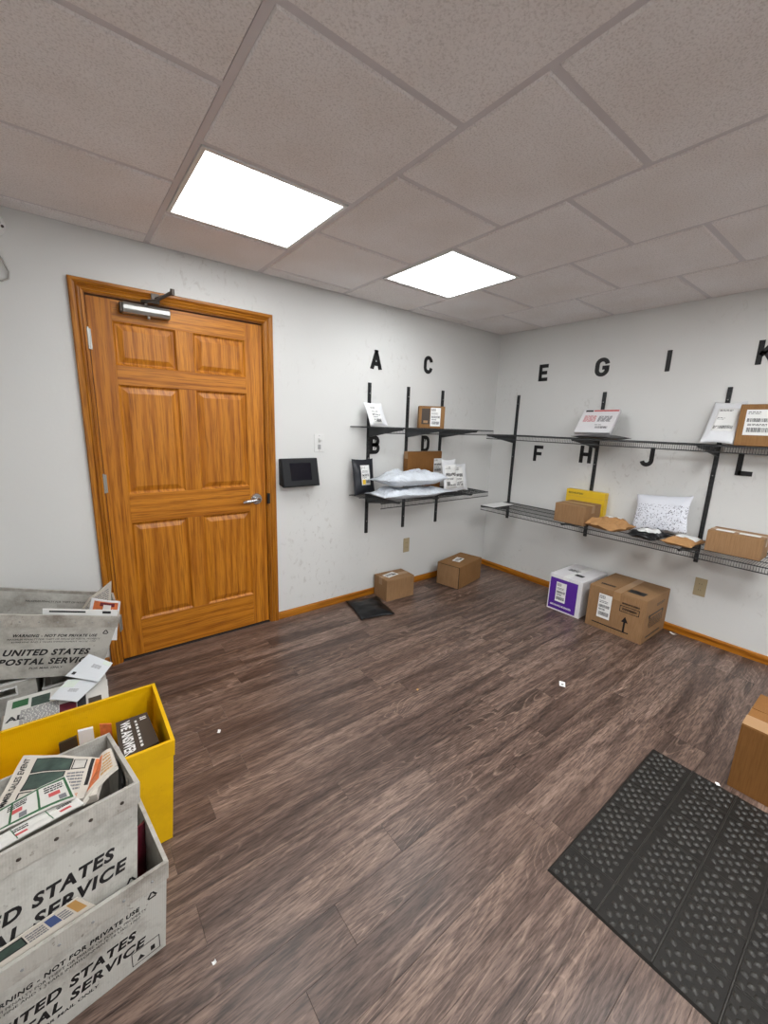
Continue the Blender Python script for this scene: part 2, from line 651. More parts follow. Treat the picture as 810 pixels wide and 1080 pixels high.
def pillow_geo(w, h, t, seed, crumple=0.3, nx=22, ny=22, seal=0.06, jag=0.0):
    """inflated bag in xy (centre 0,0), bottom at z=0"""
    rr = random.Random(seed)
    off = Vector((rr.uniform(0, 90), rr.uniform(0, 90), rr.uniform(0, 90)))
    top, bot = [], []
    for j in range(ny + 1):
        for i in range(nx + 1):
            u, v = i / nx, j / ny
            a = max(0.0, min(1, min(u, 1 - u) / 0.28))
            b = max(0.0, min(1, min(v, 1 - v) / 0.28))
            prof = (math.sin(a * math.pi / 2) * math.sin(b * math.pi / 2)) ** 0.8
            x = (u - .5) * w * (1 - 0.06 * math.sin(v * math.pi))
            y = (v - .5) * h * (1 - 0.06 * math.sin(u * math.pi))
            p = Vector((x, y, 0)) * (9 / max(w, h)) * 0.55 + off
            nz = noise.noise(p) + 0.6 * noise.noise(p * 2.3) + 0.35 * abs(noise.noise(p * 4.5))
            edge = 1 - prof
            nz -= 0.7 * max(0.0, crumple - 0.4) * (1 - abs(noise.noise(p * 3.1))) ** 6
            x += jag * noise.noise(p * 1.3 + Vector((7, 0, 0))) * edge
            y += jag * noise.noise(p * 1.3 + Vector((0, 7, 0))) * edge
            zc = t * 0.42 + crumple * t * 0.35 * noise.noise(p * 0.8 + Vector((3, 3, 3))) * edge
            half = t * 0.5 * prof + 0.0012
            top.append((x, y, zc + half * (1 + crumple * nz)))
            bot.append((x, y, max(zc - half * (1 + 0.3 * crumple * nz), 0.0004 * prof)))
    n = (nx + 1) * (ny + 1)
    f = []
    for j in range(ny):
        for i in range(nx):
            a = j * (nx + 1) + i
            f.append((a, a + 1, a + nx + 2, a + nx + 1))
            f.append((n + a, n + a + nx + 1, n + a + nx + 2, n + a + 1))
    ring = [i for i in range(nx + 1)] + [j * (nx + 1) + nx for j in range(1, ny + 1)] + \
           [ny * (nx + 1) + i for i in range(nx - 1, -1, -1)] + [j * (nx + 1) for j in range(ny - 1, 0, -1)]
    for k in range(len(ring)):
        a, b = ring[k], ring[(k + 1) % len(ring)]
        f.append((a, n + a, n + b, b))
    g = G()
    g.add(top + bot, f)
    return g


def mailer(name, label, M, w, h, t, mat, seed, crumple=0.3, group=None, lab=None, jag=0.0, nx=22, ny=22, cat='mailer', rows=SHIP, yellow=False, labmat=None, smooth=True):
    """lab = (cx, cy, lw, lh) sticker in mailer coordinates"""
    tt = thing(name, label, cat, M, group)
    g = pillow_geo(w, h, t, seed, crumple, nx, ny, jag=jag)
    part('pouch', g, mat, tt, 0, smooth)
    if lab:
        cx, cy, lw, lh = lab[:4]
        # drape the label on the top of the pouch
        n = (nx + 1) * (ny + 1)
        tops = g.v[:n]

        def hz(x, y):
            best = sorted(((p.x - x) ** 2 + (p.y - y) ** 2, p.z) for p in tops)[:3]
            return max(b[1] for b in best)
        k = 8
        top, bot = [], []
        for j in range(k + 1):
            for i in range(k + 1):
                x = cx + (i / k - .5) * lw
                y = cy + (j / k - .5) * lh
                z = hz(x, y)
                top.append((x, y, z + 0.0016))
                bot.append((x, y, z + 0.0002))
        m = (k + 1) ** 2
        f = []
        for j in range(k):
            for i in range(k):
                a = j * (k + 1) + i
                f.append((a, a + 1, a + k + 2, a + k + 1))
                f.append((m + a, m + a + k + 1, m + a + k + 2, m + a + 1))
        ring = list(range(k + 1)) + [j * (k + 1) + k for j in range(1, k + 1)] + [k * (k + 1) + i for i in range(k - 1, -1, -1)] + [j * (k + 1) for j in range(k - 1, 0, -1)]
        for q in range(len(ring)):
            f.append((ring[q], m + ring[q], m + ring[(q + 1) % len(ring)], ring[(q + 1) % len(ring)]))
        lo = part('shipping_label', G().add(top + bot, f), labmat or M_LABEL, tt, 0, True)
        if rows:
            zz = max(p[2] for p in top)
            pr = print_rows(rows, lw, lh, Matrix.Identity(4), seed)
            h2 = G()
            h2.add([(p.x + cx, p.y + cy, hz(p.x + cx, p.y + cy) + 0.0019 + (p.z > .0007) * .0003) for p in pr.v], pr.f)
            part('print', h2, M_PRINT, lo)
        if yellow:
            h3 = G()
            b = G().bx(cx - lw * .42, cx - lw * .02, cy - lh * .46, cy - lh * .22, 0, .0004)
            h3.add([(p.x, p.y, hz(p.x, p.y) + 0.0019 + p.z) for p in b.v], b.f)
            part('yellow_print', h3, M_YBOX, lo)
    return tt


# ------------------------------------------------------------------ room shell
XL, YF = -4.26, -5.60
fl = struct(part('floor', G().bx(XL, 0, YF, 0, -0.05, -0.004), M_SUB))
PW, PL = 0.125, 0.9144
plank_me = G().bx(-PL / 2 + .0003, PL / 2 - .0003, -PW / 2 + .0003, PW / 2 - .0003, -0.004, 0.0).mesh('plank', M_FLOOR, 0.0004)
rng = random.Random(4)
pins = {0: -2.10, 1: -2.272, 2: -2.43, 4: -1.49, 7: -2.227, -2: -3.133}


def plank_cut(xa, xb, ya, yb, nm='plank'):
    if abs((xb - xa) - PL) < 1e-4 and abs((yb - ya) - PW) < 1e-4:
        me = plank_me
    else:
        me = G().bx(-(xb - xa) / 2 + .0003, (xb - xa) / 2 - .0003, -(yb - ya) / 2 + .0003, (yb - ya) / 2 - .0003, -0.004, 0.0).mesh('plank', M_FLOOR, 0.0004)
    return link('plank', me, fl, Matrix.Translation(((xa + xb) / 2, (ya + yb) / 2, 0)))


r = -9
while True:
    y1 = -1.105 - PW * r
    y0 = y1 - PW
    if y1 <= YF:
        break
    yb, ya = min(y1, 0), max(y0, YF)
    if yb - ya > 0.004:
        off = pins.get(r, rng.uniform(-0.9, 0.0) - 2.0)
        x = off
        while x > XL:
            x -= PL
        while x < 0:
            xa, xb = max(x, XL), min(x + PL, 0)
            if xb - xa > 0.004:
                plank_cut(xa, xb, ya, yb)
            x += PL
    r += 1

# walls: the back wall has the door opening cut out
DX0, DX1, DH = -3.3335, -2.4195, 2.045       # door leaf
wb = G()
wb.bx(XL, DX0 - .004, 0, 0.11, 0, H + .02)
wb.bx(DX1 + .004, 0.0, 0, 0.11, 0, H + .02)
wb.bx(DX0 - .004, DX1 + .004, 0, 0.11, DH + .004, H + .02)
struct(part('wall_back', wb, M_WALL))
struct(part('wall_right', G().bx(0, 0.1, YF, 0.11, 0, H + .02), M_WALL))
struct(part('wall_left', G().bx(XL - .1, XL, YF - .1, 0.11, 0, H + .02), M_WALL))
struct(part('wall_front', G().bx(XL, 0.1, YF - .1, YF, 0, H + .02), M_WALL))

# ceiling: tees and tegular tiles in running columns of 2 ft
cl = struct(part('ceiling', G().bx(XL, 0, YF, 0, H + .02, H + .10), M_TEE))
S = 0.6096
TW = 0.024
xs = [-3.0418 + S * k for k in range(-2, 5)]
xs[0] = XL
TEEZ0, TEEZ1 = H + 0.006, H + 0.02
LIGHTS = {(2, 0), (2, 4), (4, 0), (4, 4)}    # column, light slot -> filled below
tile_cache = {}
light_slots = []
for x in xs[1:]:
    if x < -0.05:
        part('tee_main', G().bx(x - TW / 2, x + TW / 2, YF, 0, TEEZ0, TEEZ1), M_TEE, cl)
part('wall_angle', G().bx(XL, 0, -0.022, 0, H + .004, TEEZ1), M_TEE, cl)
part('wall_angle', G().bx(-0.022, 0, YF, -0.022, H + .004, TEEZ1), M_TEE, cl)
cols = list(zip([XL] + xs[1:], xs[1:]))
for ci in range(len(xs)):
    xa = xs[ci]
    xb = xs[ci + 1] if ci + 1 < len(xs) else 0.0
    if xb - xa < 0.05:
        continue
    k = ci - 2
    y0 = -0.4455 if k % 2 == 0 else -0.1275
    ys = [0.0]
    y = y0 if k % 2 == 0 else y0
    while y > YF:
        ys.append(y)
        y -= S
    ys.append(YF)
    for j in range(1, len(ys) - 1):
        part('tee_cross', G().bx(xa + TW / 2, xb - TW / 2, ys[j] - TW / 2, ys[j] + TW / 2, TEEZ0, TEEZ1), M_TEE, cl)
    for j in range(len(ys) - 1):
        yb, ya = ys[j], ys[j + 1]
        if yb - ya < 0.04:
            continue
        if k in (0, 2) and j in (1, 4, 7):  # slots past the first row: unseen lights added to even out the walls
            light_slots.append(((xa + xb) / 2, (ya + yb) / 2, xb - xa, k, j))
            continue
        e = TW / 2 + .001
        w_, d_ = xb - xa - 2 * e, yb - ya - 2 * e
        key = (round(w_, 3), round(d_, 3))
        if key not in tile_cache:
            c = .004
            lo = [(-w_ / 2 + c, -d_ / 2 + c, 0), (w_ / 2 - c, -d_ / 2 + c, 0), (w_ / 2 - c, d_ / 2 - c, 0), (-w_ / 2 + c, d_ / 2 - c, 0)]
            hi = [(-w_ / 2, -d_ / 2, .007), (w_ / 2, -d_ / 2, .007), (w_ / 2, d_ / 2, .007), (-w_ / 2, d_ / 2, .007)]
            g = G().hexa(lo, hi).bx(-w_ / 2, w_ / 2, -d_ / 2, d_ / 2, .007, .016)
            tile_cache[key] = g.mesh('ceiling_tile', M_TILE)
        link('ceiling_tile', tile_cache[key], cl, Matrix.Translation(((xa + xb) / 2, (ya + yb) / 2, H)))

lab_l = {(0, 1): 'lit square ceiling light panel nearest the oak door', (2, 1): 'lit square ceiling light panel nearest the shelved corner',
         (0, 4): 'added unseen ceiling light panel overhead of the camera, left of the pair', (2, 4): 'added unseen ceiling light panel above the rubber mat',
         (0, 7): 'added unseen ceiling light panel behind the camera, left of the pair', (2, 7): 'added unseen ceiling light panel behind the camera, right of the pair'}
for cx, cy, w_, k, j in light_slots:
    t = thing('ceiling_light', lab_l[(k, j)], 'ceiling light', (cx, cy, H), 'square ceiling light panels')
    a, b = S / 2 - .014, S / 2 - .030
    g = G()
    g.bx(-a, a, b, a, 0.0, 0.018).bx(-a, a, -a, -b, 0.0, 0.018).bx(-a, -b, -b, b, 0.0, 0.018).bx(b, a, -b, b, 0.0, 0.018)
    part('frame', g, M_WHITE, t)
    part('diffuser', G().bx(-b, b, -b, b, 0.003, 0.010), M_PANEL[(1, 4, 7).index(j)], t)

# baseboards
BB = 0.056


def base_profile(along):
    return [(0, 0), (0.0115, 0), (0.0115, BB - .012), (0.008, BB - .003), (0.004, BB), (0, BB)]


bb = [Vector((0, -a, b)) for a, b in base_profile(0)]
struct(part('baseboard_back', G().prism([p + Vector((-2.349, 0, 0)) for p in bb], (2.349, 0, 0)), M_OAKX))
struct(part('baseboard_back_left', G().prism([p + Vector((XL, 0, 0)) for p in bb], (-3.405 - XL, 0, 0)), M_OAKX))
br = [Vector((-a, 0, b)) for a, b in base_profile(0)]
struct(part('baseboard_right', G().prism([p + Vector((0, YF, 0)) for p in br], (0, -YF - .0115, 0)), M_OAKY))

# ------------------------------------------------------------------ door
dr = sempty('door_1')
dr['label'] = 'closed six panel oak door with lever handle and closer'
YD = 0.012                                     # leaf face sits a little behind the wall plane
TH = 0.035
L0, L1 = DX0, DX1
zb = 0.010
Z = dict(bot=zb, r1=0.240, r2=0.842, r3=1.014, r4=1.613, r5=1.715, r6=1.934, top=2.040)
XA, XB, XC, XD = -3.226, -2.926, -2.833, -2.530


def rail(x0, x1, z0, z1, nm, m):
    part(nm, G().bx(x0, x1, YD, YD + TH, z0, z1), m, dr, 0.0012)


rail(L0, XA, Z['bot'], Z['top'], 'stile', M_OAKV)
rail(XD, L1, Z['bot'], Z['top'], 'stile', M_OAKV)
rail(XA, XD, Z['bot'], Z['r1'], 'rail', M_OAKH)
rail(XA, XD, Z['r2'], Z['r3'], 'rail', M_OAKH)
rail(XA, XD, Z['r4'], Z['r5'], 'rail', M_OAKH)
rail(XA, XD, Z['r6'], Z['top'], 'rail', M_OAKH)
for a, b in (('r1', 'r2'), ('r3', 'r4'), ('r5', 'r6')):
    rail(XB, XC, Z[a], Z[b], 'mullion', M_OAKV)
    for x0, x1 in ((XA, XB), (XC, XD)):
        z0, z1 = Z[a], Z[b]
        # sticking (ogee slope), sunken field and raised centre with bevelled shoulder
        g = G()
        y_s, y_r = YD + .011, YD + .002
        s = .010
        i1, i2 = .016, .042
        q = lambda m, y: [(x0 + m, y, z0 + m), (x1 - m, y, z0 + m), (x1 - m, y, z1 - m), (x0 + m, y, z1 - m)]
        rings = [q(0, YD + .0008), q(s, y_s), q(i1, y_s), q(i2, y_r)]
        v = [p for rr_ in rings for p in rr_]
        f = []
        for n_ in range(len(rings) - 1):
            for k_ in range(4):
                a0, a1 = n_ * 4 + k_, n_ * 4 + (k_ + 1) % 4
                f.append((a0, a1, a1 + 4, a0 + 4))
        f.append((12, 13, 14, 15))
        bk = len(v)
        v += q(0, YD + TH - .004)
        for k_ in range(4):
            f.append((k_, bk + k_, bk + (k_ + 1) % 4, (k_ + 1) % 4))
        f.append((bk + 3, bk + 2, bk + 1, bk))
        part('panel', G().add(v, f), M_OAKV, dr)
# jamb and casing
CW = 0.057
part('jamb', G().bx(L0 - .022, L0 - .003, -0.001, 0.11, 0, DH + .003), M_CASV, dr)
part('jamb', G().bx(L1 + .003, L1 + .022, -0.001, 0.11, 0, DH + .003), M_CASV, dr)
part('jamb_head', G().bx(L0 - .022, L1 + .022, -0.001, 0.11, DH + .003, DH + .020), M_CASH, dr)
part('threshold', G().bx(L0 - .003, L1 + .003, 0.0, 0.11, 0.0, 0.004), M_SUB, dr)
prof = [(0.0, 0.001), (0.0, 0.009), (0.009, 0.014), (0.012, 0.009), (0.018, 0.011), (0.024, 0.017), (0.030, 0.0135), (0.042, 0.020), (0.053, 0.020), (CW, 0.015), (CW, 0.001)]
ci0, ci1, ctop = L0 - .009, L1 + .009, DH + .008
# mitred casing pieces: profile measured outward from the opening
for nm, side in (('casing', -1), ('casing', 1)):
    lo, hi = [], []
    for a, b in prof:
        x = (ci0 - a) if side < 0 else (ci1 + a)
        lo.append((x, -b, 0.0))
        hi.append((x, -b, ctop + a))
    n_ = len(prof)
    f = [(i, (i + 1) % n_, n_ + (i + 1) % n_, n_ + i) for i in range(n_)] + [tuple(range(n_)), tuple(range(n_, 2 * n_))]
    part(nm, G().add(lo + hi, f), M_CASV, dr)
lo = [(ci0 - a, -b, ctop + a) for a, b in prof]
hi = [(ci1 + a, -b, ctop + a) for a, b in prof]
n_ = len(prof)
part('casing_head', G().add(lo + hi, [(i, (i + 1) % n_, n_ + (i + 1) % n_, n_ + i) for i in range(n_)] + [tuple(range(n_)), tuple(range(n_, 2 * n_))]), M_CASH, dr)
for z in (0.25, 1.08, 1.83):
    g = G().cyl((L0 - .004, -0.004, z - .05), (L0 - .004, -0.004, z + .05), 0.0065, n=10)
    g.bx(L0 - .004, L0 + .010, YD - .001, YD + .001, z - .05, z + .05)
    h_ = part('hinge', g, M_ALU, dr)
    part('pin_cap', G().cyl((L0 - .004, -.004, z + .05), (L0 - .004, -.004, z + .056), .0045, n=8), M_ALU, h_)
# lever
hx, hz_ = -2.487, 0.925
g = G().cyl((hx, YD, hz_), (hx, YD - .012, hz_), 0.040, 0.035, 20)
ro = part('lever_rose', g, M_CHROME, dr, 0, False)
g = G().cyl((hx, YD - .010, hz_), (hx, YD - .05, hz_), 0.012, 0.011, 12)
g.tube([(hx + .006, YD - .05, hz_), (hx - .03, YD - .055, hz_ - .002), (hx - .07, YD - .052, hz_ - .006), (hx - .105, YD - .046, hz_ - .010)], 0.0125, 8)
part('lever_handle', g, M_CHROME, ro, 0, True)
part('lock_button', G().cyl((hx, YD - .05, hz_), (hx, YD - .062, hz_), .006, .005, 10), M_DARKMETAL, ro)
part('strike_plate', G().bx(L1 + .0025, L1 + .0205, -.0165, .001, hz_ - .036, hz_ + .036), M_SLOT, dr, 0.0008)
# door closer
cz = 2.003
g = G().prism([(-3.178, YD, cz - .026), (-3.178, YD - .050, cz - .026), (-3.178, YD - .058, cz - .008), (-3.178, YD - .058, cz + .012), (-3.178, YD - .046, cz + .027), (-3.178, YD, cz + .027)], (.222, 0, 0))
clo = part('closer_body', g, M_ALU, dr, 0.002)
part('closer_end_cap', G().bx(-3.192, -3.178, YD - .05, YD, cz - .024, cz + .025), M_DARKMETAL, clo, 0.003)
part('closer_valve', G().cyl((-3.06, YD - .035, cz - .026), (-3.06, YD - .035, cz - .040), .010, .007, 10), M_ALU, clo)
part('closer_shaft', G().cyl((-3.07, YD - .035, cz + .027), (-3.07, YD - .035, cz + .045), .012, .010, 12), M_DARKMETAL, clo)
ar = part('closer_arm', G().tube([(-3.09, YD - .040, cz + .044), (-3.03, YD - .075, cz + .050), (-2.985, YD - .095, cz + .078), (-2.945, YD - .110, cz + .106)], .0085, 6)
          .tube([(-2.950, YD - .110, cz + .094), (-2.99, YD - .075, cz + .080), (-3.02, -.020, cz + .070)], .007, 6), M_DARKMETAL, dr)
part('arm_knuckle', G().cyl((-2.950, YD - .110, cz + .086), (-2.950, YD - .110, cz + .116), .011, .011, 10), M_DARKMETAL, ar)
part('arm_foot', G().bx(-3.04, -3.00, -.024, -.014, cz + .045, cz + .095), M_DARKMETAL, ar, 0.001)

# ------------------------------------------------------------------ wall shelving
def standard(M, label):
    t = thing('wall_standard', label, 'shelf upright', M, 'slotted uprights for the shelves')
    g = G().bx(-.0125, .0125, .0, .003, 0, 1.2).bx(-.0125, -.0095, .003, .013, 0, 1.2).bx(.0095, .0125, .003, .013, 0, 1.2)
    g.bx(-.0125, .0125, .0105, .013, 0, 1.2)
    part('channel', g, M_BLACKM, t)
    s = G()
    for i in range(37):
        z = .03 + i * .0318
        for a in (-.006, .006):
            s.bx(a - .0015, a + .0015, .0129, .0135, z - .007, z + .007)
    part('slots', s, M_SLOT, t, kind='stuff')
    for z in (.10, .62, 1.12):
        part('screw', G().cyl((0, .013, z), (0, .0155, z), .0045, .003, 8), M_ALU, t)
    return t


RB = lambda x: frame((x, 0, .563), (-1, 0, 0), (0, -1, 0))       # local y points out of the wall
RR = lambda y: frame((0, y, .566), (0, 1, 0), (-1, 0, 0))
for x, la in ((-1.571, 'black slotted wall upright behind letter B'), (-1.172, 'black slotted wall upright between letters B and D'),
              (-.765, 'black slotted wall upright right of letter D near the corner')):
    standard(RB(x), la)
for y, la in ((-.270, 'black slotted wall upright left of letter F by the corner'), (-1.070, 'black slotted wall upright just right of letter H'),
              (-1.870, 'black slotted wall upright just left of letter L')):
    standard(RR(y), la)


def wire_shelf(M, length, depth, brackets, label, step=.0127):
    """local x along the wall from 0 to length, y out of the wall, z=0 top of the wires"""
    t = thing('wire_shelf', label, 'shelf', M, 'black wire shelves on wall brackets')
    g = G()
    n = int(length / step)
    for i in range(n + 1):
        x = min(i * step + .002, length - .002)
        g.tube([(x, .008, -.0015), (x, depth, -.0015), (x, depth + .001, -.040)], .0013, 4)
    part('cross_wires', g, M_BLACKM, t, kind='stuff')
    for yy, zz, rad in ((.010, -.0055, .0032), (depth * .35, -.0055, .003), (depth * .68, -.0055, .003), (depth - .002, -.0055, .0034), (depth - .002, -.040, .0034)):
        part('long_rod', G().tube([(0, yy, zz), (length, yy, zz)], rad, 8), M_BLACKM, t)
    for bx_ in brackets:
        th = .007
        pr = [(bx_ - th, .012, -.009), (bx_ - th, depth - .004, -.009), (bx_ - th, depth - .002, -.020), (bx_ - th, depth - .06, -.026), (bx_ - th, .03, -.080), (bx_ - th, .012, -.080)]
        b = part('bracket', G().prism(pr, (2 * th, 0, 0)), M_BLACKM, t, 0.0012)
        part('bracket_lip', G().bx(bx_ - th - .001, bx_ + th + .001, depth - .012, depth + .004, -.012, -.004), M_BLACKM, b)
    return t


D = 0.425
MB_ = lambda z: frame((-0.545, 0, z), (-1, 0, 0), (0, -1, 0))     # runs from the right end to the left
MR_ = lambda z: frame((0, -2.70, z), (0, 1, 0), (-1, 0, 0))
wire_shelf(MB_(1.432), 1.20, D, [1.571 - .545, 1.172 - .545, .765 - .545], 'upper black wire shelf on the door wall under letters A and C')
wire_shelf(MB_(.900), 1.20, D, [1.571 - .545, 1.172 - .545, .765 - .545], 'lower black wire shelf on the door wall under letters B and D')
wire_shelf(MR_(1.397), 2.44, D, [2.43, 1.63, .83], 'long upper black wire shelf right of the corner under letters E G I K')
wire_shelf(MR_(.735), 2.44, D, [2.43, 1.63, .83], 'long lower black wire shelf right of the corner under letters F H J L')

# ------------------------------------------------------------------ wall letters
def stroke(pts, w, closed=False):
    """mitred polyline outline of constant width -> list of quads (2d)"""
    out = []
    n = len(pts)
    P = [Vector(p) for p in pts]
    offs = []
    for i in range(n):
        d0 = (P[i] - P[i - 1]).normalized() if (i > 0 or closed) else None
        d1 = (P[(i + 1) % n] - P[i]).normalized() if (i < n - 1 or closed) else None
        d0 = d0 or d1
        d1 = d1 or d0
        m = (d0 + d1).normalized()
        nr = Vector((-m.y, m.x))
        c = max(.35, nr.dot(Vector((-d0.y, d0.x))))
        offs.append(nr * (w / 2 / c))
    k = n if closed else n - 1
    for i in range(k):
        j = (i + 1) % n
        out.append([P[i] + offs[i], P[i] - offs[i], P[j] - offs[j], P[j] + offs[j]])
    return out


def arc(cx, cy, rx, ry, a0, a1, n=12):
    return [(cx + rx * math.cos(math.radians(a0 + (a1 - a0) * i / n)), cy + ry * math.sin(math.radians(a0 + (a1 - a0) * i / n))) for i in range(n + 1)]


W_, HH, T = .100, .145, .030
t2 = T / 2
GL = {
    'A': [[(t2 * .9, 0), (W_ / 2 + .004, HH)], [(W_ - t2 * .9, 0), (W_ / 2 - .004, HH)], [(.024, .042), (W_ - .024, .042)]],
    'B': [[(t2, 0), (t2, HH)], [(t2, HH - t2), (.055, HH - t2)] + arc(.055, HH - t2 - .0285, .026, .0285, 90, -90, 8) + [(t2, HH - t2 - .057)],
          [(t2, .073), (.058, .073)] + arc(.058, .044, .027, .029, 90, -90, 8) + [(t2, t2)]],
    'C': [arc(W_ / 2, HH - .052, .035, .037, 5, 180, 12) + arc(W_ / 2, .052, .035, .037, 180, 355, 12)],
    'D': [[(t2, 0), (t2, HH)], [(t2, HH - t2), (.045, HH - t2)] + arc(.045, HH - t2 - .040, .038, .040, 90, 0, 6) + arc(.045, t2 + .040, .038, .040, 0, -90, 6) + [(t2, t2)]],
    'E': [[(t2, 0), (t2, HH)], [(t2, HH - t2), (.088, HH - t2)], [(t2, HH / 2), (.080, HH / 2)], [(t2, t2), (.088, t2)]],
    'F': [[(t2, 0), (t2, HH)], [(t2, HH - t2), (.092, HH - t2)], [(t2, .070), (.080, .070)]],
    'G': [arc(W_ / 2, HH - .052, .035, .037, 5, 180, 12) + arc(W_ / 2, .052, .035, .037, 180, 355, 12) + [(W_ / 2 + .035, .068)], [(W_ / 2 + .05, .068), (W_ / 2 + .002, .068)]],
    'H': [[(t2, 0), (t2, HH)], [(W_ - t2, 0), (W_ - t2, HH)], [(t2, HH / 2), (W_ - t2, HH / 2)]],
    'I': [[(t2, 0), (t2, HH)]],
    'J': [[(.068, HH), (.068, .050)] + arc(.036, .048, .032, .033, 0, -165, 10)],
    'K': [[(t2, 0), (t2, HH)], [(t2 + .004, .055), (.082, HH)], [(.040, .080), (.086, 0)]],
    'L': [[(t2, 0), (t2, HH)], [(t2, t2), (.088, t2)]],
}


def letter(ch, M, label, sx=1.0):
    g = G()
    for st in GL[ch]:
        for q in stroke(st, T):
            g.prism([(p.x * sx, min(max(p.y, 0), HH), 0.0005) for p in q], (0, 0, .004), M)
    o = part('wall_letter', g, M_LETTER)
    return tag(o, label, 'letter', 'black letters on the walls')


LB = lambda x, z: frame((x, 0, z), (1, 0, 0), (0, 0, 1))
LR = lambda y, z: frame((0, y, z), (0, -1, 0), (0, 0, 1))
for ch, M in (('A', LB(-1.567, 1.866)), ('B', LB(-1.553, 1.215)), ('C', LB(-1.008, 1.888)), ('D', LB(-.992, 1.222)),
              ('E', LR(-.456, 1.882)), ('F', LR(-.490, 1.164)), ('G', LR(-.962, 1.888)), ('H', LR(-.930, 1.188)),
              ('I', LR(-1.468, 1.893)), ('J', LR(-1.412, 1.205)), ('K', LR(-1.966, 1.896)), ('L', LR(-1.982, 1.202))):
    letter(ch, M, 'black capital letter %s stuck on the wall' % ch, 1.12 if ch in 'AG' else 1.0)

# ------------------------------------------------------------------ wall fittings
t = thing('light_switch', 'white light switch plate above the wall tablet', 'switch', frame((-2.010, 0, 1.302), (1, 0, 0), (0, 0, 1)))
part('plate', G().bx(-.040, .040, -.064, .064, .0003, .006), M_WPLASTIC, t, .002)
part('toggle', G().hexa([(-.010, .006, .006), (.010, .006, .006), (.010, .038, .006), (-.010, .038, .006)], [(-.007, .022, .020), (.007, .022, .020), (.007, .036, .018), (-.007, .036, .018)]), M_WPLASTIC, t)
part('indicator', G().bx(-.012, .012, -.045, -.010, .006, .008), M_GREYSW, t, .001)
part('screw', G().cyl((0, .054, .006), (0, .054, .0072), .003, n=8), M_GREYSW, t)
part('screw', G().cyl((0, -.054, .006), (0, -.054, .0072), .003, n=8), M_GREYSW, t)


def outlet(M, label):
    t = thing('wall_outlet', label, 'outlet', M, 'beige wall outlets')
    part('plate', G().bx(-.036, .036, -.066, .066, .0003, .005), M_BEIGE, t, .002)
    for s in (-1, 1):
        g = G().prism([(.017 * math.cos(a * math.pi / 6), s * .022 + .0145 * math.sin(a * math.pi / 6), .005) for a in range(12)], (0, 0, .002))
        so = part('socket', g, M_BEIGE, t)
        part('slots', G().bx(-.008, -.006, s * .022 - .003, s * .022 + .006, .0069, .0073).bx(.006, .008, s * .022 - .003, s * .022 + .006, .0069, .0073), M_SLOT, so)
    part('screw', G().cyl((0, 0, .005), (0, 0, .0065), .003, n=8), M_GREYSW, t)


outlet(frame((-1.113, 0, .384), (1, 0, 0), (0, 0, 1)), 'beige outlet on the door wall below the shelf')
outlet(frame((0, -1.925, .392), (0, -1, 0), (0, 0, 1)), 'beige outlet on the right wall beside the large carton')

# tablet in a wedge shaped wall housing
t = thing('wall_tablet', 'black tablet in a wedge housing on the wall beside the door', 'tablet', (-2.184, 0, 1.0))
w2 = .143
ya, yb_, z0, z1 = -.028, -.075, 0.0, .198
pr = [(-w2, -.0005, .012), (-w2, yb_, z0), (-w2, ya, z1), (-w2, -.0005, z1 - .004)]
part('housing', G().prism(pr, (2 * w2, 0, 0)), M_TABLET, t, .004)
M = frame((0, (ya + yb_) / 2 - .0005, (z0 + z1) / 2), (1, 0, 0), (0, ya - yb_, z1 - z0))
part('bezel', G().bx(-w2 + .006, w2 - .006, -.094, .094, .0, .006, M), M_TABLET, t, .003)
part('screen', G().bx(-.080, .080, -.056, .066, .006, .0072, M), M_SCREEN, t)
part('home_button', G().bx(-.012, .012, -.079, -.073, .006, .0072, M), M_SLOT, t)

# small sensor with cable at the far left under the ceiling
t = thing('wall_sensor', 'small round white wall sensor with dangling cable under the ceiling', 'sensor', (-3.655, 0, 2.235))
part('housing', G().cyl((0, -.0005, .03), (0, -.030, .03), .056, .044, 20), M_WPLASTIC, t, 0, False)
part('lens', G().cyl((.015, -.030, .032), (.015, -.036, .032), .025, .021, 14), M_SLOT, t)
part('mount_screw', G().cyl((.045, -.026, .018), (.045, -.030, .018), .006, n=8), M_DARKMETAL, t)
part('cable', G().tube([(-.03, -.012, -.02), (-.005, -.012, -.06), (.025, -.010, -.11), (.044, -.008, -.16), (.040, -.008, -.19), (.015, -.008, -.205), (-.05, -.008, -.205)], .004, 6), M_CABLE, t, 0, True)

# ------------------------------------------------------------------ parcels on the door-wall shelves
Zu, Zl = 1.4325, .9005
Mw = frame((-1.571, -.135, Zu), (1, .0, 0), (.02, .10, .178))
mailer('bubble_mailer', 'small white mailer leaning on the wall under letter A', Mw @ Matrix.Translation((0, .099, 0)), .168, .198, .030, M_POLYW, 3, .25, 'parcels on the upper door-wall shelf', (-.012, -.012, .085, .150))
c = carton('carton', 'cardboard box with white label on the upper shelf under letter C', rz((-1.045, -.160, Zu), -36), .212, .10, .178, M_CARD2, 'parcels on the upper door-wall shelf', tape=False)
sticker(c, (.030, -.0506, .092), (1, 0, 0), (0, 0, 1), .082, .148, SHIP, 5)
part('product_picture', plate(0, 0, .068, .125, 0, .0006, frame((-.050, -.0504, .095), (1, 0, 0), (0, 0, 1))), M_DARKMETAL, c)
part('product_caption', plate(0, 0, .036, .02, .0006, .001, frame((-.050, -.0504, .052), (1, 0, 0), (0, 0, 1))), M_TAPE, c)

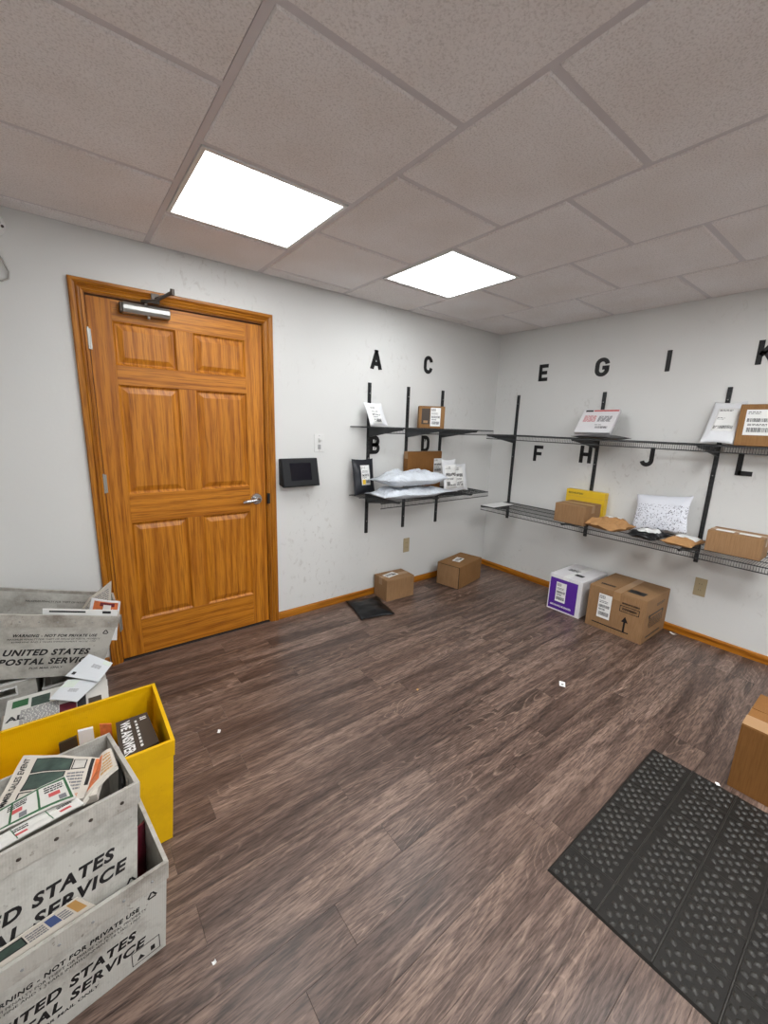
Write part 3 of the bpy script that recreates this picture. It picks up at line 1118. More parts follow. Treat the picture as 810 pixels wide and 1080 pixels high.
mailer('poly_mailer', 'charcoal poly mailer with yellow and white label standing under letter B', frame((-1.657, -.085, Zl), (1, 0, 0), (0, .05, .28)) @ Matrix.Translation((0, .143, 0)), .200, .285, .035, M_POLYD, 8, .35,
       'parcels on the lower door-wall shelf', (.006, .012, .080, .155), yellow=True)
mailer('silver_bag', 'lower of two crinkled silver-blue bags, spread on the lower door-wall shelf', rz((-1.358, -.285, Zl), -2), .71, .27, .072, M_POLYS, 11, .75, 'silver bags on the lower shelf', None, .035, 40, 26, 'bag')
mailer('silver_bag', 'upper puffy silver-blue bag stacked on another bag', rz((-1.350, -.275, Zl + .094), -4), .62, .26, .105, M_POLYS, 17, .6, 'silver bags on the lower shelf', None, .03, 40, 26, 'bag')
c = carton('carton', 'plain upright cardboard box behind the silver bags under letter D', (-1.005, -.050, Zl), .400, .06, .333, M_CARD3, 'parcels on the lower door-wall shelf')
sticker(c, (.155, -.0306, .205), (1, 0, 0), (0, 0, 1), .10, .13, SHIP2, 6)
mailer('bubble_mailer', 'white printed mailer standing right of the silver bags', frame((-.908, -.300, Zl), (1, 0, 0), (0.01, .05, .28)) @ Matrix.Translation((0, .142, 0)), .165, .283, .030, M_POLYW, 21, .4, 'white mailers on the lower shelf', (0, -.01, .135, .20), rows=SHIP2)
mailer('bubble_mailer', 'white mailer at the right end of the lower door-wall shelf', frame((-.755, -.290, Zl), (1, 0, 0), (-.005, .05, .24)) @ Matrix.Translation((0, .121, 0)), .155, .240, .028, M_POLYW, 25, .25, 'white mailers on the lower shelf', (-.03, .0, .085, .19), rows=SHIP2)

# ------------------------------------------------------------------ parcels on the right-wall shelves
Yu, Yl = 1.3975, .7355
mailer('poly_mailer', 'flat black poly mailer under the white postal box', rz((-.235, -1.195, Yu), 90), .29, .36, .032, M_POLYK, 31, .2, 'parcels on the upper right shelf')
Mp = frame((-.205, -1.108, Yu + .030), (0, -1, .01), (.135, .0, .178))
t = thing('postal_box', 'flat white postal box with red print leaning above a black mailer', 'box', Mp, 'parcels on the upper right shelf')
part('body', G().bx(-.138, .138, 0, .224, 0, .030), M_WBOX, t, .002)
part('header_stripe', plate(.04, .212, .19, .014, .030, .0306, Matrix.Identity(4)), M_RED, t)
part('header_mark', plate(-.090, .210, .06, .016, .030, .0306, Matrix.Identity(4)), M_INK, t)
part('address_print', print_rows([('text', .05, .45, .45, .85)], .24, .16, Matrix.Translation((0, .11, .030)), 4, 0, .0007), M_RED, t)
part('label_print', print_rows([('text', .52, .92, .5, .85), ('bar', .55, .92, .1, .22), ('text', .5, .7, .28, .34)], .25, .16, Matrix.Translation((0, .105, .030)), 6, 0, .0007), M_PRINT, t)
mailer('bubble_mailer', 'white padded mailer leaning beside a carton under letter K', frame((-.205, -1.898, Yu), (0, -1, 0), (.172, .028, .265)) @ Matrix.Translation((0, .158, 0)), .170, .315, .030, M_POLYW, 33, .4,
       'parcels on the upper right shelf', (.010, .01, .11, .17), rows=[('text', .1, .7, .84, .94), ('text', .1, .6, .5, .6), ('bar', .05, .95, .1, .24)])
Mc = frame((-.115, -2.118, Yu), (0, -1, 0), (1, 0, 0))
c = carton('carton', 'cardboard box with large white label under letter K', Mc, .265, .17, .247, M_CARD2, 'parcels on the upper right shelf')
sticker(c, (-.025, -.0855, .140), (1, 0, 0), (0, 0, 1), .15, .150, SHIP2, 9)
part('tape_patch', plate(0, 0, .05, .07, .0002, .0012, frame((.085, -.0855, .045), (1, 0, 0), (0, 0, 1))), M_TAPE, c)

t = thing('paper_envelope', 'white envelope at the corner end of the lower right shelf', 'envelope', rz((-.262, -.335, Yl), 0))
part('sheet', G().bx(-.155, .155, -.068, .068, 0, .003), M_LABEL, t, .0008)
part('flap', G().prism([(-.153, .066, .003), (.153, .066, .003), (.02, .005, .003), (-.02, .005, .003)], (0, 0, .0008)), M_LABEL, t)
c = carton('carton', 'brown cardboard box in front of the yellow box', rz((-.272, -1.108, Yl), 0), .255, .245, .150, M_CARD, 'parcels on the lower right shelf', 'y')
t = thing('yellow_box', 'thin yellow box standing behind the brown carton', 'box', frame((-.042, -1.055, Yl), (0, -1, 0), (1, 0, 0)))
part('body', G().bx(-.163, .163, -.03, .03, 0, .228), M_YBOX, t, .002)
part('lid_seam', G().bx(-.164, .164, -.031, .031, .172, .1735), M_TANP, t)
M = frame((0, -.0302, .2), (1, 0, 0), (0, 0, 1))
part('printed_line', print_rows([('text', .05, .45, .35, .65)], .32, .05, M, 3), M_PRINT, t)
mailer('kraft_mailer', 'crumpled brown paper mailer with white label beside brown carton', rz((-.290, -1.372, Yl), 80), .265, .25, .080, M_KRAFT, 41, .9, 'parcels on the lower right shelf', (.0, -.06, .13, .07), .05, 13, 13, rows=None, smooth=False)
mailer('speckled_mailer', 'large white bubble mailer with dark speckled print leaning on the wall', frame((-.150, -1.652, Yl + .017), (0, -1, .10), (.105, .0, .30)) @ Matrix.Translation((0, .143, 0)), .35, .27, .028, M_BUBBLE, 43, .35, 'parcels on the lower right shelf', None, .006, 26, 26)
mailer('poly_mailer', 'black poly mailer with white label in front of the speckled mailer', rz((-.308, -1.640, Yl), 88), .195, .24, .055, M_POLYK, 45, .6, 'parcels on the lower right shelf', (-.01, .01, .12, .10), .02, rows=None)
mailer('kraft_mailer', 'flat brown padded mailer with white label between black mailer and long carton', rz((-.290, -1.850, Yl), 86), .180, .26, .050, M_KRAFT, 47, .35, 'parcels on the lower right shelf', (-.012, -.035, .12, .10), .01, rows=None)
c = carton('carton', 'long brown carton at the right end of the lower shelf', rz((-.232, -2.110, Yl), 90), .272, .175, .135, M_CARD, 'parcels on the lower right shelf', 'x')
sticker(c, (.06, .03, .1357), (1, 0, 0), (0, 1, 0), .09, .05, None, 3)
sticker(c, (-.06, .03, .1357), (1, 0, 0), (0, 1, 0), .10, .05, None, 4)

# ------------------------------------------------------------------ parcels on the floor
c = carton('carton', 'small carton on the floor beside the black mailer', rz((-1.342, -.125, 0), -3), .288, .19, .186, M_CARD, 'parcels on the floor', 'x')
sticker(c, (-.035, .01, .1872), (1, .25, 0), (-.25, 1, 0), .13, .075, NOTE, 7)
c = carton('carton', 'carton with loose end flap in the corner of the room', rz((-.598, -.208, 0), 12), .42, .235, .212, M_CARD2, 'parcels on the floor', 'x', False)
part('end_flap', G().bx(-.218, -.213, -.113, .113, .006, .205), M_CARD, c, .001)
part('flap_gap_shade', G().bx(-.213, -.2102, -.1172, .1172, .001, .2075), M_SLOT, c)  # black sheet standing in for the shadow around the flap
sticker(c, (-.02, .01, .2132), (1, .15, 0), (-.15, 1, 0), .13, .075, NOTE, 8)
mailer('poly_mailer', 'flat black poly mailer lying on the floor near the door', rz((-1.682, -.238, 0), -13), .285, .355, .036, M_POLYK, 51, .3, 'parcels on the floor', None, .006)

MX = lambda y, x: frame((x, y, 0), (0, -1, 0), (1, 0, 0))         # local x to the right seen from the room, local y into the wall
t = carton('white_carton', 'white box with purple panel on the floor by the right wall', MX(-1.165, -.218), .272, .405, .303, M_WBOX, 'parcels on the floor', 'y', True, 'box', M_LABEL)
Mf = frame((0, -.2028, .150), (1, 0, 0), (0, 0, 1))
part('purple_panel', plate(-.012, -.005, .228, .262, 0, .0008, Mf), M_PURPLE, t)
sticker(t, (-.03, -.2038, .165), (1, 0, 0), (0, 0, 1), .085, .165, SHIP, 12)
part('printed_line', print_rows([('text', .02, .9, .1, .9)], .20, .02, frame((-.012, -.2037, .048), (1, 0, 0), (0, 0, 1)), 12), M_LABEL, t)
part('top_print', print_rows([('block', .55, .85, .1, .35), ('text', .1, .5, .5, .8)], .22, .2, frame((0, -.02, .3035), (1, 0, 0), (0, 1, 0)), 3), M_PRINT, t)

t = carton('carton', 'large cardboard carton with up arrow on the floor by the outlet', MX(-1.560, -.228), .395, .424, .325, M_CARD, 'parcels on the floor', 'y')
Mf = frame((0, -.2123, .16), (1, 0, 0), (0, 0, 1))
sticker(t, (-.075, -.2125, .185), (1, 0, 0), (0, 0, 1), .092, .185, SHIP, 14)
g = plate(.075, -.075, .012, .075, .0004, .001, Mf)
g.prism([Mf @ Vector(p) for p in ((.053, -.040, .0004), (.097, -.040, .0004), (.075, .002, .0004))], Mf.to_3x3() @ Vector((0, 0, .0006)))
part('up_arrow', g, M_INK, t)
g = G()
for cx, cy, w_, h_ in ((.095, .078, .13, .004), (.095, .036, .13, .004), (.032, .057, .004, .046), (.158, .057, .004, .046)):
    g.add(*[(q.v, q.f) for q in [plate(cx, cy, w_, h_, .0004, .001, Mf)]][0])
part('printed_frame', g, M_INK, t)
part('printed_text', print_rows([('text', .1, .9, .2, .8)], .12, .03, frame((.095, -.2123, .217), (1, 0, 0), (0, 0, 1)), 15), M_INK, t)
part('printed_text', print_rows([('text', .05, .95, .1, .9)], .13, .016, frame((.10, -.2123, .258), (1, 0, 0), (0, 0, 1)), 16), M_INK, t)
part('bottom_line', plate(-.02, -.115, .26, .007, .0004, .001, Mf), M_INK, t)
part('top_mark', plate(0, 0, .11, .075, .0004, .001, frame((.09, -.10, .325), (1, 0, 0), (0, 1, 0))), M_INK, t)
part('top_text', print_rows([('text', .05, .9, .1, .9)], .12, .04, frame((-.10, -.12, .325), (1, 0, 0), (0, 1, 0)), 18), M_INK, t)
Ms = frame((.198, -.02, .15), (0, 1, 0), (0, 0, 1))
part('side_print', print_rows([('block', .1, .9, .05, .09), ('text', .2, .85, .3, .6), ('block', .1, .9, .66, .70), ('text', .5, .95, .86, .95)], .32, .26, Ms, 19), M_INK, t)
for s in (-.11, .13):
    g = plate(s, 0, .007, .07, .0004, .001, Ms)
    g.prism([Ms @ Vector(p) for p in ((s - .016, .03, .0004), (s + .016, .03, .0004), (s, .056, .0004))], Ms.to_3x3() @ Vector((0, 0, .0006)))
    part('side_arrow', g, M_INK, t)

t = carton('carton', 'cardboard carton standing beside the rubber mat', frame((-1.246, -2.67, 0), (0, -1, 0), (1, 0, 0)), .42, .325, .302, M_CARD3, 'parcels on the floor', 'x', False)
part('tape', G().bx(-.21, .21, -.161, -.075, .302, .3026), M_TAPE, t)
sticker(t, (-.08, .02, .303), (1, 0, 0), (0, 1, 0), .13, .06, NOTE, 20)

# ------------------------------------------------------------------ rubber mat
mx0, mx1, my0, my1 = -2.352, -1.448, -3.72, -2.192
t = thing('rubber_mat', 'dark rubber floor mat with raised nubs beside a carton', 'mat', ((mx0 + mx1) / 2, (my0 + my1) / 2, 0))
ox, oy = (mx0 + mx1) / 2, (my0 + my1) / 2
wx, wy = (mx1 - mx0) / 2, (my1 - my0) / 2
g = G().hexa([(-wx, -wy, .0003), (wx, -wy, .0003), (wx, wy, .0003), (-wx, wy, .0003)], [(-wx + .006, -wy + .006, .007), (wx - .006, -wy + .006, .007), (wx - .006, wy - .006, .007), (-wx + .006, wy - .006, .007)])
part('base_sheet', g, M_RUBBER, t)
gy = [(-2.352 - .152 * i) - oy for i in range(0, 10)]
gx = [(-2.212 + .155 * i) - ox for i in range(0, 6)]
for y in gy:
    if y > -wy + .02:
        g = G().prism([(-wx + .006, y - .0035, .007), (-wx + .006, y - .0015, .0105), (-wx + .006, y + .0015, .0105), (-wx + .006, y + .0035, .007)], (2 * wx - .012, 0, 0))
        part('rib', g, M_RUBBERH, t)
for x in gx:
    if x < wx - .02:
        g = G()
        for d in (-.0035, .0035):
            g.bx(x + d - .001, x + d + .001, -wy + .006, wy - .006, .007, .0085)
        part('score_line', g, M_RUBBERH, t)
g = G()
px, py = .0385, .0365
rm = random.Random(2)
j = 0
y = wy - .022
while y > -wy + .012:
    x = -wx + .016 + (px / 2 if j % 2 else 0)
    while x < wx - .012:
        if all(abs(y - q) > .014 for q in gy) and all(abs(x - q) > .009 for q in gx):
            a, b = .0125, .0085
            ang = .7 if (j % 2) else -.7
            ca, sa = math.cos(ang), math.sin(ang)
            hh = .0062 + rm.uniform(-.0008, .0008)
            base = [(x + ca * u - sa * v_, y + sa * u + ca * v_, .0068) for u, v_ in ((-a, 0), (-a * .4, -b), (a * .4, -b), (a, 0), (a * .4, b), (-a * .4, b))]
            top = [(x + (p[0] - x) * .42, y + (p[1] - y) * .42, .0068 + hh) for p in base]
            g.add(base + top, [(i, (i + 1) % 6, 6 + (i + 1) % 6, 6 + i) for i in range(6)] + [tuple(range(6, 12))])
        x += px
    y -= py / 2
    j += 1
part('nubs', g, M_RUBBERH, t, 0, True, kind='stuff')

# ------------------------------------------------------------------ scraps on the floor
def scrap(x, y, w, h, ang, label, mat=M_LABEL, z=0.0003, thick=.0015, curl=.004):
    g = G()
    n = 4
    top = []
    for j in range(2):
        for i in range(n + 1):
            u = i / n - .5
            top.append((u * w, (j - .5) * h, z + thick + curl * (2 * u) ** 2 * (.5 + j * .5)))
    bot = [(p[0], p[1], max(z, p[2] - thick)) for p in top]
    m = len(top)
    f = []
    for i in range(n):
        f += [(i, i + 1, n + 2 + i, n + 1 + i), (m + i, m + n + 1 + i, m + n + 2 + i, m + i + 1), (i, m + i, m + i + 1, i + 1), (n + 1 + i, n + 2 + i, m + n + 2 + i, m + n + 1 + i)]
    f += [(0, n + 1, m + n + 1, m), (n, m + n, m + 2 * n + 1, 2 * n + 1)]
    g.add(top + bot, f)
    o = part('paper_scrap', g, mat, None, 0, False, rz((x, y, 0), ang))
    return tag(o, label, 'scrap')


s_ = scrap(-1.331, -1.677, .050, .032, 30, 'small white printed paper scrap in the middle of the floor')
part('print', G().bx(-.006, .008, -.006, .006, .0018, .0022), M_GREYPRINT, s_)
scrap(-.052, -1.835, .045, .016, 78, 'white paper scrap on the floor by the right baseboard', curl=.008)
scrap(-2.062, -1.225, .014, .010, 20, 'tiny tan scrap on a dark plank seam', M_TANP)
scrap(-3.05, -.915, .020, .012, 60, 'tiny white scrap between the yellow bin and the door')
scrap(-3.315, -1.78, .010, .008, 10, 'tiny white speck of paper near the front mail tub')
scrap(-1.457, -2.44, .016, .014, 40, 'tiny white scrap on the edge of the rubber mat', z=.012)

# ------------------------------------------------------------------ mail tubs
def lettering(txt, M, width=None, size=None, shear=.22, weight=.02, name='lettering', mat=None, parent=None, spacing=1.0):
    g = xf(text_geo(txt, width, size, shear, weight, .0004, spacing), M)
    return part(name, g, mat or M_INK, parent)


def tub(label, M, L=.46, Wd=.32, Hh=.295, taper=.018, warn=True, big=1.0, group='white postal tubs', basez=.108, mat=M_TUB, name='mail_tub', text=True):
    """local: x long axis, -y front face, z up, origin at the base centre; L and Wd at the rim"""
    t = thing(name, label, 'tub', M, group)
    th = .0045
    a, b = L / 2, Wd / 2
    a0, b0 = a - taper, b - taper

    def wallseg(s0, s1, nm):
        # s0,s1: corner signs
        (x0, y0), (x1, y1) = s0, s1
        lo_o = [(x0 * a0, y0 * b0), (x1 * a0, y1 * b0)]
        hi_o = [(x0 * a, y0 * b), (x1 * a, y1 * b)]
        sh = lambda p, aa, bb_: (p[0] - math.copysign(th, p[0]), p[1] - math.copysign(th, p[1]))
        lo_i = [sh(p, 0, 0) for p in lo_o]
        hi_i = [sh(p, 0, 0) for p in hi_o]
        v = [(*lo_o[0], 0.001), (*lo_o[1], 0.001), (*lo_i[1], 0.001), (*lo_i[0], 0.001), (*hi_o[0], Hh), (*hi_o[1], Hh), (*hi_i[1], Hh), (*hi_i[0], Hh)]
        return part(nm, G().add(v, [(0, 3, 2, 1), (4, 5, 6, 7), (0, 1, 5, 4), (1, 2, 6, 5), (2, 3, 7, 6), (3, 0, 4, 7)]), mat, t)
    front = wallseg((-1, -1), (1, -1), 'side_panel')
    wallseg((1, -1), (1, 1), 'end_panel')
    back = wallseg((1, 1), (-1, 1), 'side_panel')
    wallseg((-1, 1), (-1, -1), 'end_panel')
    part('base_panel', G().bx(-a0 + th, a0 - th, -b0 + th, b0 - th, .001, .006), mat, t)
    # folded rim band, four separate pieces, slightly proud
    z0, z1 = Hh - .052, Hh + .003
    f0 = lambda z: taper * (1 - z / Hh)
    e = .004
    for (x0, y0), (x1, y1) in (((-1, -1), (1, -1)), ((1, -1), (1, 1)), ((1, 1), (-1, 1)), ((-1, 1), (-1, -1))):
        def c(xs_, ys_, z, o):
            return (xs_ * (a - f0(min(z, Hh)) + o), ys_ * (b - f0(min(z, Hh)) + o), z)
        v = [c(x0, y0, z0, e), c(x1, y1, z0, e), c(x1, y1, z0, .0002), c(x0, y0, z0, .0002),
             c(x0, y0, z1, e), c(x1, y1, z1, e), c(x1, y1, z1, -th - .0015), c(x0, y0, z1, -th - .0015)]
        part('rim_band', G().add(v, [(0, 3, 2, 1), (4, 5, 6, 7), (0, 1, 5, 4), (1, 2, 6, 5), (2, 3, 7, 6), (3, 0, 4, 7)]), M_TUBRIM, t)
    slope = math.atan2(taper, Hh)
    for s in range(7):
        x = (s - 3) * .064
        z = Hh - .028
        part('rivet', G().cyl((x, -(b - f0(z) + e) + .001, z), (x, -(b - f0(z) + e) - .0016, z), .0055 if not warn else .004, .003, 8), M_DARKMETAL if not warn else M_GREYSW, t)

    def face(x, z, inside=False):
        if inside:
            return frame((x, (b - f0(z) - th) - .0003, z), (1, 0, 0), (0, math.sin(slope), math.cos(slope)))
        return frame((x, -(b - f0(z)) - .0003, z), (1, 0, 0), (0, -math.sin(slope), math.cos(slope)))
    if text:
        cap = .030 * big
        lettering('UNITED STATES', face(-.005, basez + cap / 2), .305 * big, cap, .25, .042, parent=front, spacing=1.14)
        lettering('POSTAL SERVICE', face(.0, basez - .043 * big + cap / 2), .335 * big, cap, .25, .042, parent=front, spacing=1.14)
        if warn:
            lettering('FOR MAIL ONLY', face(0, basez - .060), .12, .009, .2, .02, parent=front)
            lettering('WARNING - NOT FOR PRIVATE USE', face(.01, basez + .094), .30, .0135, .2, .035, parent=front, spacing=1.12)
            lettering('MAXIMUM PENALTY FOR THEFT OR MISUSE OF POSTAL PROPERTY', face(.01, basez + .077), .33, .008, .1, .0, parent=front)
            lettering('$1000 FINE AND 3 YEARS IMPRISONMENT 18 USC 1707', face(.01, basez + .064), .30, .008, .1, .0, parent=front)
            # framed mark near the lower right corner
            g = G()
            Mx = face(a - .065, .040)
            for cx, cy, w_, h_ in ((0, .023, .066, .0016), (0, -.023, .066, .0016), (-.033, 0, .0016, .046), (.033, 0, .0016, .046)):
                q = plate(cx, cy, w_, h_, .0002, .0006, Mx)
                g.add(q.v, q.f)
            q = plate(.016, -.006, .010, .016, .0002, .0006, Mx); g.add(q.v, q.f)
            g.prism([Mx @ Vector(p) for p in ((-.022, -.014, .0002), (-.004, -.014, .0002), (-.013, .002, .0002))], Mx.to_3x3() @ Vector((0, 0, .0005)))
            part('printed_mark', g, M_INK, front)
        # triangular recycling mark
        Mx = face(a - .040, Hh - .078 if warn else basez - .092)
        g = G()
        tri = [Vector((.013 * math.cos(math.radians(90 + 120 * i)), .013 * math.sin(math.radians(90 + 120 * i)), .0002)) for i in range(3)]
        for i in range(3):
            p0, p1 = tri[i], tri[(i + 1) % 3]
            d = (p1 - p0)
            n2 = Vector((-d.y, d.x, 0)).normalized() * .0022
            p0, p1 = p0 + d * .08, p1 - d * .12
            g.prism([Mx @ p for p in (p0 + n2, p0 - n2, p1 - n2, p1 + n2)], Mx.to_3x3() @ Vector((0, 0, .0004)))
        part('recycling_mark', g, M_INK, front)
        if warn:
            M2 = face(0, Hh - .055, True)
            lettering('MAXIMUM PENALTY FOR THEFT OR MISUSE', M2, .24, .009, .1, .0, parent=back)
    return t


def corner_mount(Mrot, target, local):
    return Matrix.Translation(Vector(target) - Mrot.to_3x3() @ Vector(local)) @ Mrot


RX = lambda d: Matrix.Rotation(math.radians(d), 4, 'X')
RY = lambda d: Matrix.Rotation(math.radians(d), 4, 'Y')
RZ = lambda d: Matrix.Rotation(math.radians(d), 4, 'Z')
# front tub on the floor
TUB1 = corner_mount(RZ(7), (-3.392, -1.676, .298), (.23, -.16, .298))
TUB1[2][3] = 0.0
tub('white postal tub standing on the floor, nearest the camera', TUB1)
# tub stacked in it, tilted back
R2 = RZ(8) @ RX(-9)
TUB2 = corner_mount(R2, (-3.435, -1.647, .550), (.23, -.155, .298))
tub('white postal tub tilted back inside the front tub, holding newspapers', TUB2, .46, .310, .295, .030, False, 1.12, basez=.128)
# tilted tub by the wall
R3 = RY(16.6)
TUB3 = corner_mount(R3, (-3.365, -.500, .509), (.23, -.168, .298))
tub('white postal tub tilted on top of two trays beside the door', TUB3, .46, .336)
# yellow bin
tb = thing('yellow_bin', 'tall yellow corrugated plastic bin between the postal tubs', 'bin', Matrix.Translation((-3.575, -1.168, 0)))
a, b, hh, th = .270, .185, .396, .005
a0, b0 = .244, .170
for (x0, y0), (x1, y1), nm in (((-1, -1), (1, -1), 'side_panel'), ((1, -1), (1, 1), 'end_panel'), ((1, 1), (-1, 1), 'side_panel'), ((-1, 1), (-1, -1), 'end_panel')):
    c = lambda xs_, ys_, z, i: (xs_ * ((a0 if z < .1 else a) - i), ys_ * ((b0 if z < .1 else b) - i), z)
    v = [c(x0, y0, .001, 0), c(x1, y1, .001, 0), c(x1, y1, .001, th), c(x0, y0, .001, th), c(x0, y0, hh, 0), c(x1, y1, hh, 0), c(x1, y1, hh, th), c(x0, y0, hh, th)]
    part(nm, G().add(v, [(0, 3, 2, 1), (4, 5, 6, 7), (0, 1, 5, 4), (1, 2, 6, 5), (2, 3, 7, 6), (3, 0, 4, 7)]), M_YTUB, tb)
    k = lambda xs_, ys_, z, o: (xs_ * (a + o - (hh - min(z, hh)) * .066), ys_ * (b + o - (hh - min(z, hh)) * .038), z)
    z0, z1 = hh - .055, hh + .002
    v = [k(x0, y0, z0, .0035), k(x1, y1, z0, .0035), k(x1, y1, z0, .0002), k(x0, y0, z0, .0002), k(x0, y0, z1, .0035), k(x1, y1, z1, .0035), k(x1, y1, z1, -th - .003), k(x0, y0, z1, -th - .003)]
    part('rim_band', G().add(v, [(0, 3, 2, 1), (4, 5, 6, 7), (0, 1, 5, 4), (1, 2, 6, 5), (2, 3, 7, 6), (3, 0, 4, 7)]), M_YTUB, tb)
part('base_panel', G().bx(-a0 + th, a0 - th, -b0 + th, b0 - th, .001, .006), M_YTUB, tb)


# ------------------------------------------------------------------ mail, magazines and papers
class Sheet:
    """a paper surface through four world corners (bl, br, tr, tl), with sag/bend; decals follow it"""

    def __init__(self, name, label, cat, corners, thick=.004, bend=0.0, mat=None, group=None, wave=0.0, seed=1, nu=12, nv=12):
        self.c = [Vector(p) for p in corners]
        self.base = self.c[0].copy()
        self.bend, self.wave, self.seed = bend, wave, seed
        self.nrm = (self.c[1] - self.c[0]).cross(self.c[3] - self.c[0]).normalized()
        self.w = (self.c[1] - self.c[0]).length
        self.h = (self.c[3] - self.c[0]).length
        self.t = thing(name, label, cat, self.base, group)
        top, bot = [], []
        for j in range(nv + 1):
            for i in range(nu + 1):
                p = self.at(i / nu, j / nv)
                top.append(p)
                bot.append(p - self.nrm * thick)
        n = len(top)
        f = []
        for j in range(nv):
            for i in range(nu):
                q = j * (nu + 1) + i
                f += [(q, q + 1, q + nu + 2, q + nu + 1), (n + q, n + q + nu + 1, n + q + nu + 2, n + q + 1)]
        ring = list(range(nu + 1)) + [j * (nu + 1) + nu for j in range(1, nv + 1)] + [nv * (nu + 1) + i for i in range(nu - 1, -1, -1)] + [j * (nu + 1) for j in range(nv - 1, 0, -1)]
        for k in range(len(ring)):
            p, q = ring[k], ring[(k + 1) % len(ring)]
            f.append((p, n + p, n + q, q))
        self.body = part('paper', G().add(top + bot, f), mat or M_NEWS, self.t)

    def at(self, u, v):
        c = self.c
        p = (c[0] * (1 - u) + c[1] * u) * (1 - v) + (c[3] * (1 - u) + c[2] * u) * v
        z = self.bend * math.sin(u * math.pi) + self.wave * noise.noise(Vector((u * 3 + self.seed, v * 3, 0)))
        return p + self.nrm * z - self.base

    def patch(self, u0, u1, v0, v1, mat, name='printed_picture', lift=.0005, parent=None):
        k = 6
        top, bot = [], []
        for j in range(k + 1):
            for i in range(k + 1):
                p = self.at(u0 + (u1 - u0) * i / k, v0 + (v1 - v0) * j / k)
                top.append(p + self.nrm * lift)
                bot.append(p - self.nrm * .0004)
        n = len(top)
        f = []
        for j in range(k):
            for i in range(k):
                q = j * (k + 1) + i
                f += [(q, q + 1, q + k + 2, q + k + 1), (n + q, n + q + k + 1, n + q + k + 2, n + q + 1)]
        ring = list(range(k + 1)) + [j * (k + 1) + k for j in range(1, k + 1)] + [k * (k + 1) + i for i in range(k - 1, -1, -1)] + [j * (k + 1) for j in range(k - 1, 0, -1)]
        for q in range(len(ring)):
            f.append((ring[q], n + ring[q], n + ring[(q + 1) % len(ring)], ring[(q + 1) % len(ring)]))
        return part(name, G().add(top + bot, f), mat, parent or self.body)

    def frame_(self, u0, u1, v0, v1, mat, tk=.012, lift=.0007):
        tu, tv = tk, tk * self.w / self.h
        self.patch(u0, u1, v0, v0 + tv, mat, 'printed_border', lift)
        self.patch(u0, u1, v1 - tv, v1, mat, 'printed_border', lift)
        self.patch(u0, u0 + tu, v0, v1, mat, 'printed_border', lift)
        self.patch(u1 - tu, u1, v0, v1, mat, 'printed_border', lift)

    def lines(self, u0, u1, v0, v1, n, mat, seed=1, lift=.0005, fill=.5):
        rr = random.Random(seed)
        g = G()
        for i in range(n):
            va = v0 + (v1 - v0) * i / n
            vb = va + (v1 - v0) / n * fill
            u = u0
            while u < u1 - .005:
                s = rr.uniform(.08, .3) * (u1 - u0)
                e = min(u + s, u1)
                q = [self.at(u, va), self.at(e, va), self.at(e, vb), self.at(u, vb)]
                g.prism([p + self.nrm * (lift * .2) for p in q], self.nrm * lift)
                u = e + .03 * (u1 - u0)
        return part('printed_text', g, mat, self.body)

    def text(self, s, u0, u1, v0, v1, mat, vertical=False, weight=.02, shear=0.0):
        g = text_geo(s, 1.0, 1.0, shear, weight, 0)
        h = G()
        pts = []
        for p in g.v:
            a, b = p.x + .5, p.y + .5
            if vertical:
                u, v = u0 + (u1 - u0) * (1 - b), v0 + (v1 - v0) * a
            else:
                u, v = u0 + (u1 - u0) * a, v0 + (v1 - v0) * b
            pts.append(self.at(u, v) + self.nrm * .0009)
        h.add(pts, g.f)
        return part('lettering', h, mat, self.body)


# newspaper lying in the tilted-back tub
s1 = Sheet('newspaper', 'open newspaper with picture grid lying on the tilted-back tub', 'newspaper',
           [(-3.7344, -1.5370, 0.5101), (-3.5193, -1.5952, 0.5217), (-3.4922, -1.4673, 0.5121), (-3.6715, -1.3287, 0.5169)], .022, .006, M_NEWS, None, .006, 2)
s1.text('SUMMER SALES EVENT', .05, .12, .10, .93, M_INK, True)
s1.patch(.20, .62, .70, .93, M_DGREEN)
s1.frame_(.19, .63, .69, .94, M_INK)
s1.patch(.64, .80, .72, .92, M_PAGE)
s1.frame_(.64, .80, .70, .93, M_INK)
s1.patch(.20, .58, .40, .66, M_DGREEN)
s1.frame_(.19, .59, .39, .67, M_INK)
s1.frame_(.19, .46, .20, .36, M_INK)
s1.patch(.84, .88, .30, .96, M_INK)
s1.patch(.895, .985, .30, .96, M_ORANGE)
s1.lines(.62, .80, .25, .66, 6, M_GREYPRINT, 4)
s1.lines(.20, .80, .06, .17, 3, M_ORANGE, 5)
# tan and orange folded paper standing beside it
s2 = Sheet('folded_flyer', 'orange and white folded flyer tucked in the right side of the tilted-back tub', 'flyer',
           [(-3.5503, -1.6010, 0.5198), (-3.4709, -1.5370, 0.5343), (-3.4767, -1.4256, 0.5101), (-3.5116, -1.4498, 0.5082)], .012, .006, M_NEWS, None, .004, 5)
s2.patch(.12, .50, .1, .9, M_ORANGE)
s2.lines(.55, .9, .1, .9, 6, M_TANP, 6)
s3 = Sheet('coupon_sheet', 'green bordered coupon flyer on top of the newspaper in the tilted tub', 'flyer',
           [(-3.7374, -1.6145, 0.5411), (-3.5581, -1.6194, 0.5586), (-3.5775, -1.5176, 0.5489), (-3.7277, -1.5370, 0.5324)], .003, .006, M_GLOSS, None, .003, 9)
s3.frame_(.02, .98, .04, .96, M_GREEN, .03)
s3.patch(.32, .345, .06, .94, M_GREEN)
s3.patch(.62, .645, .06, .94, M_GREEN)
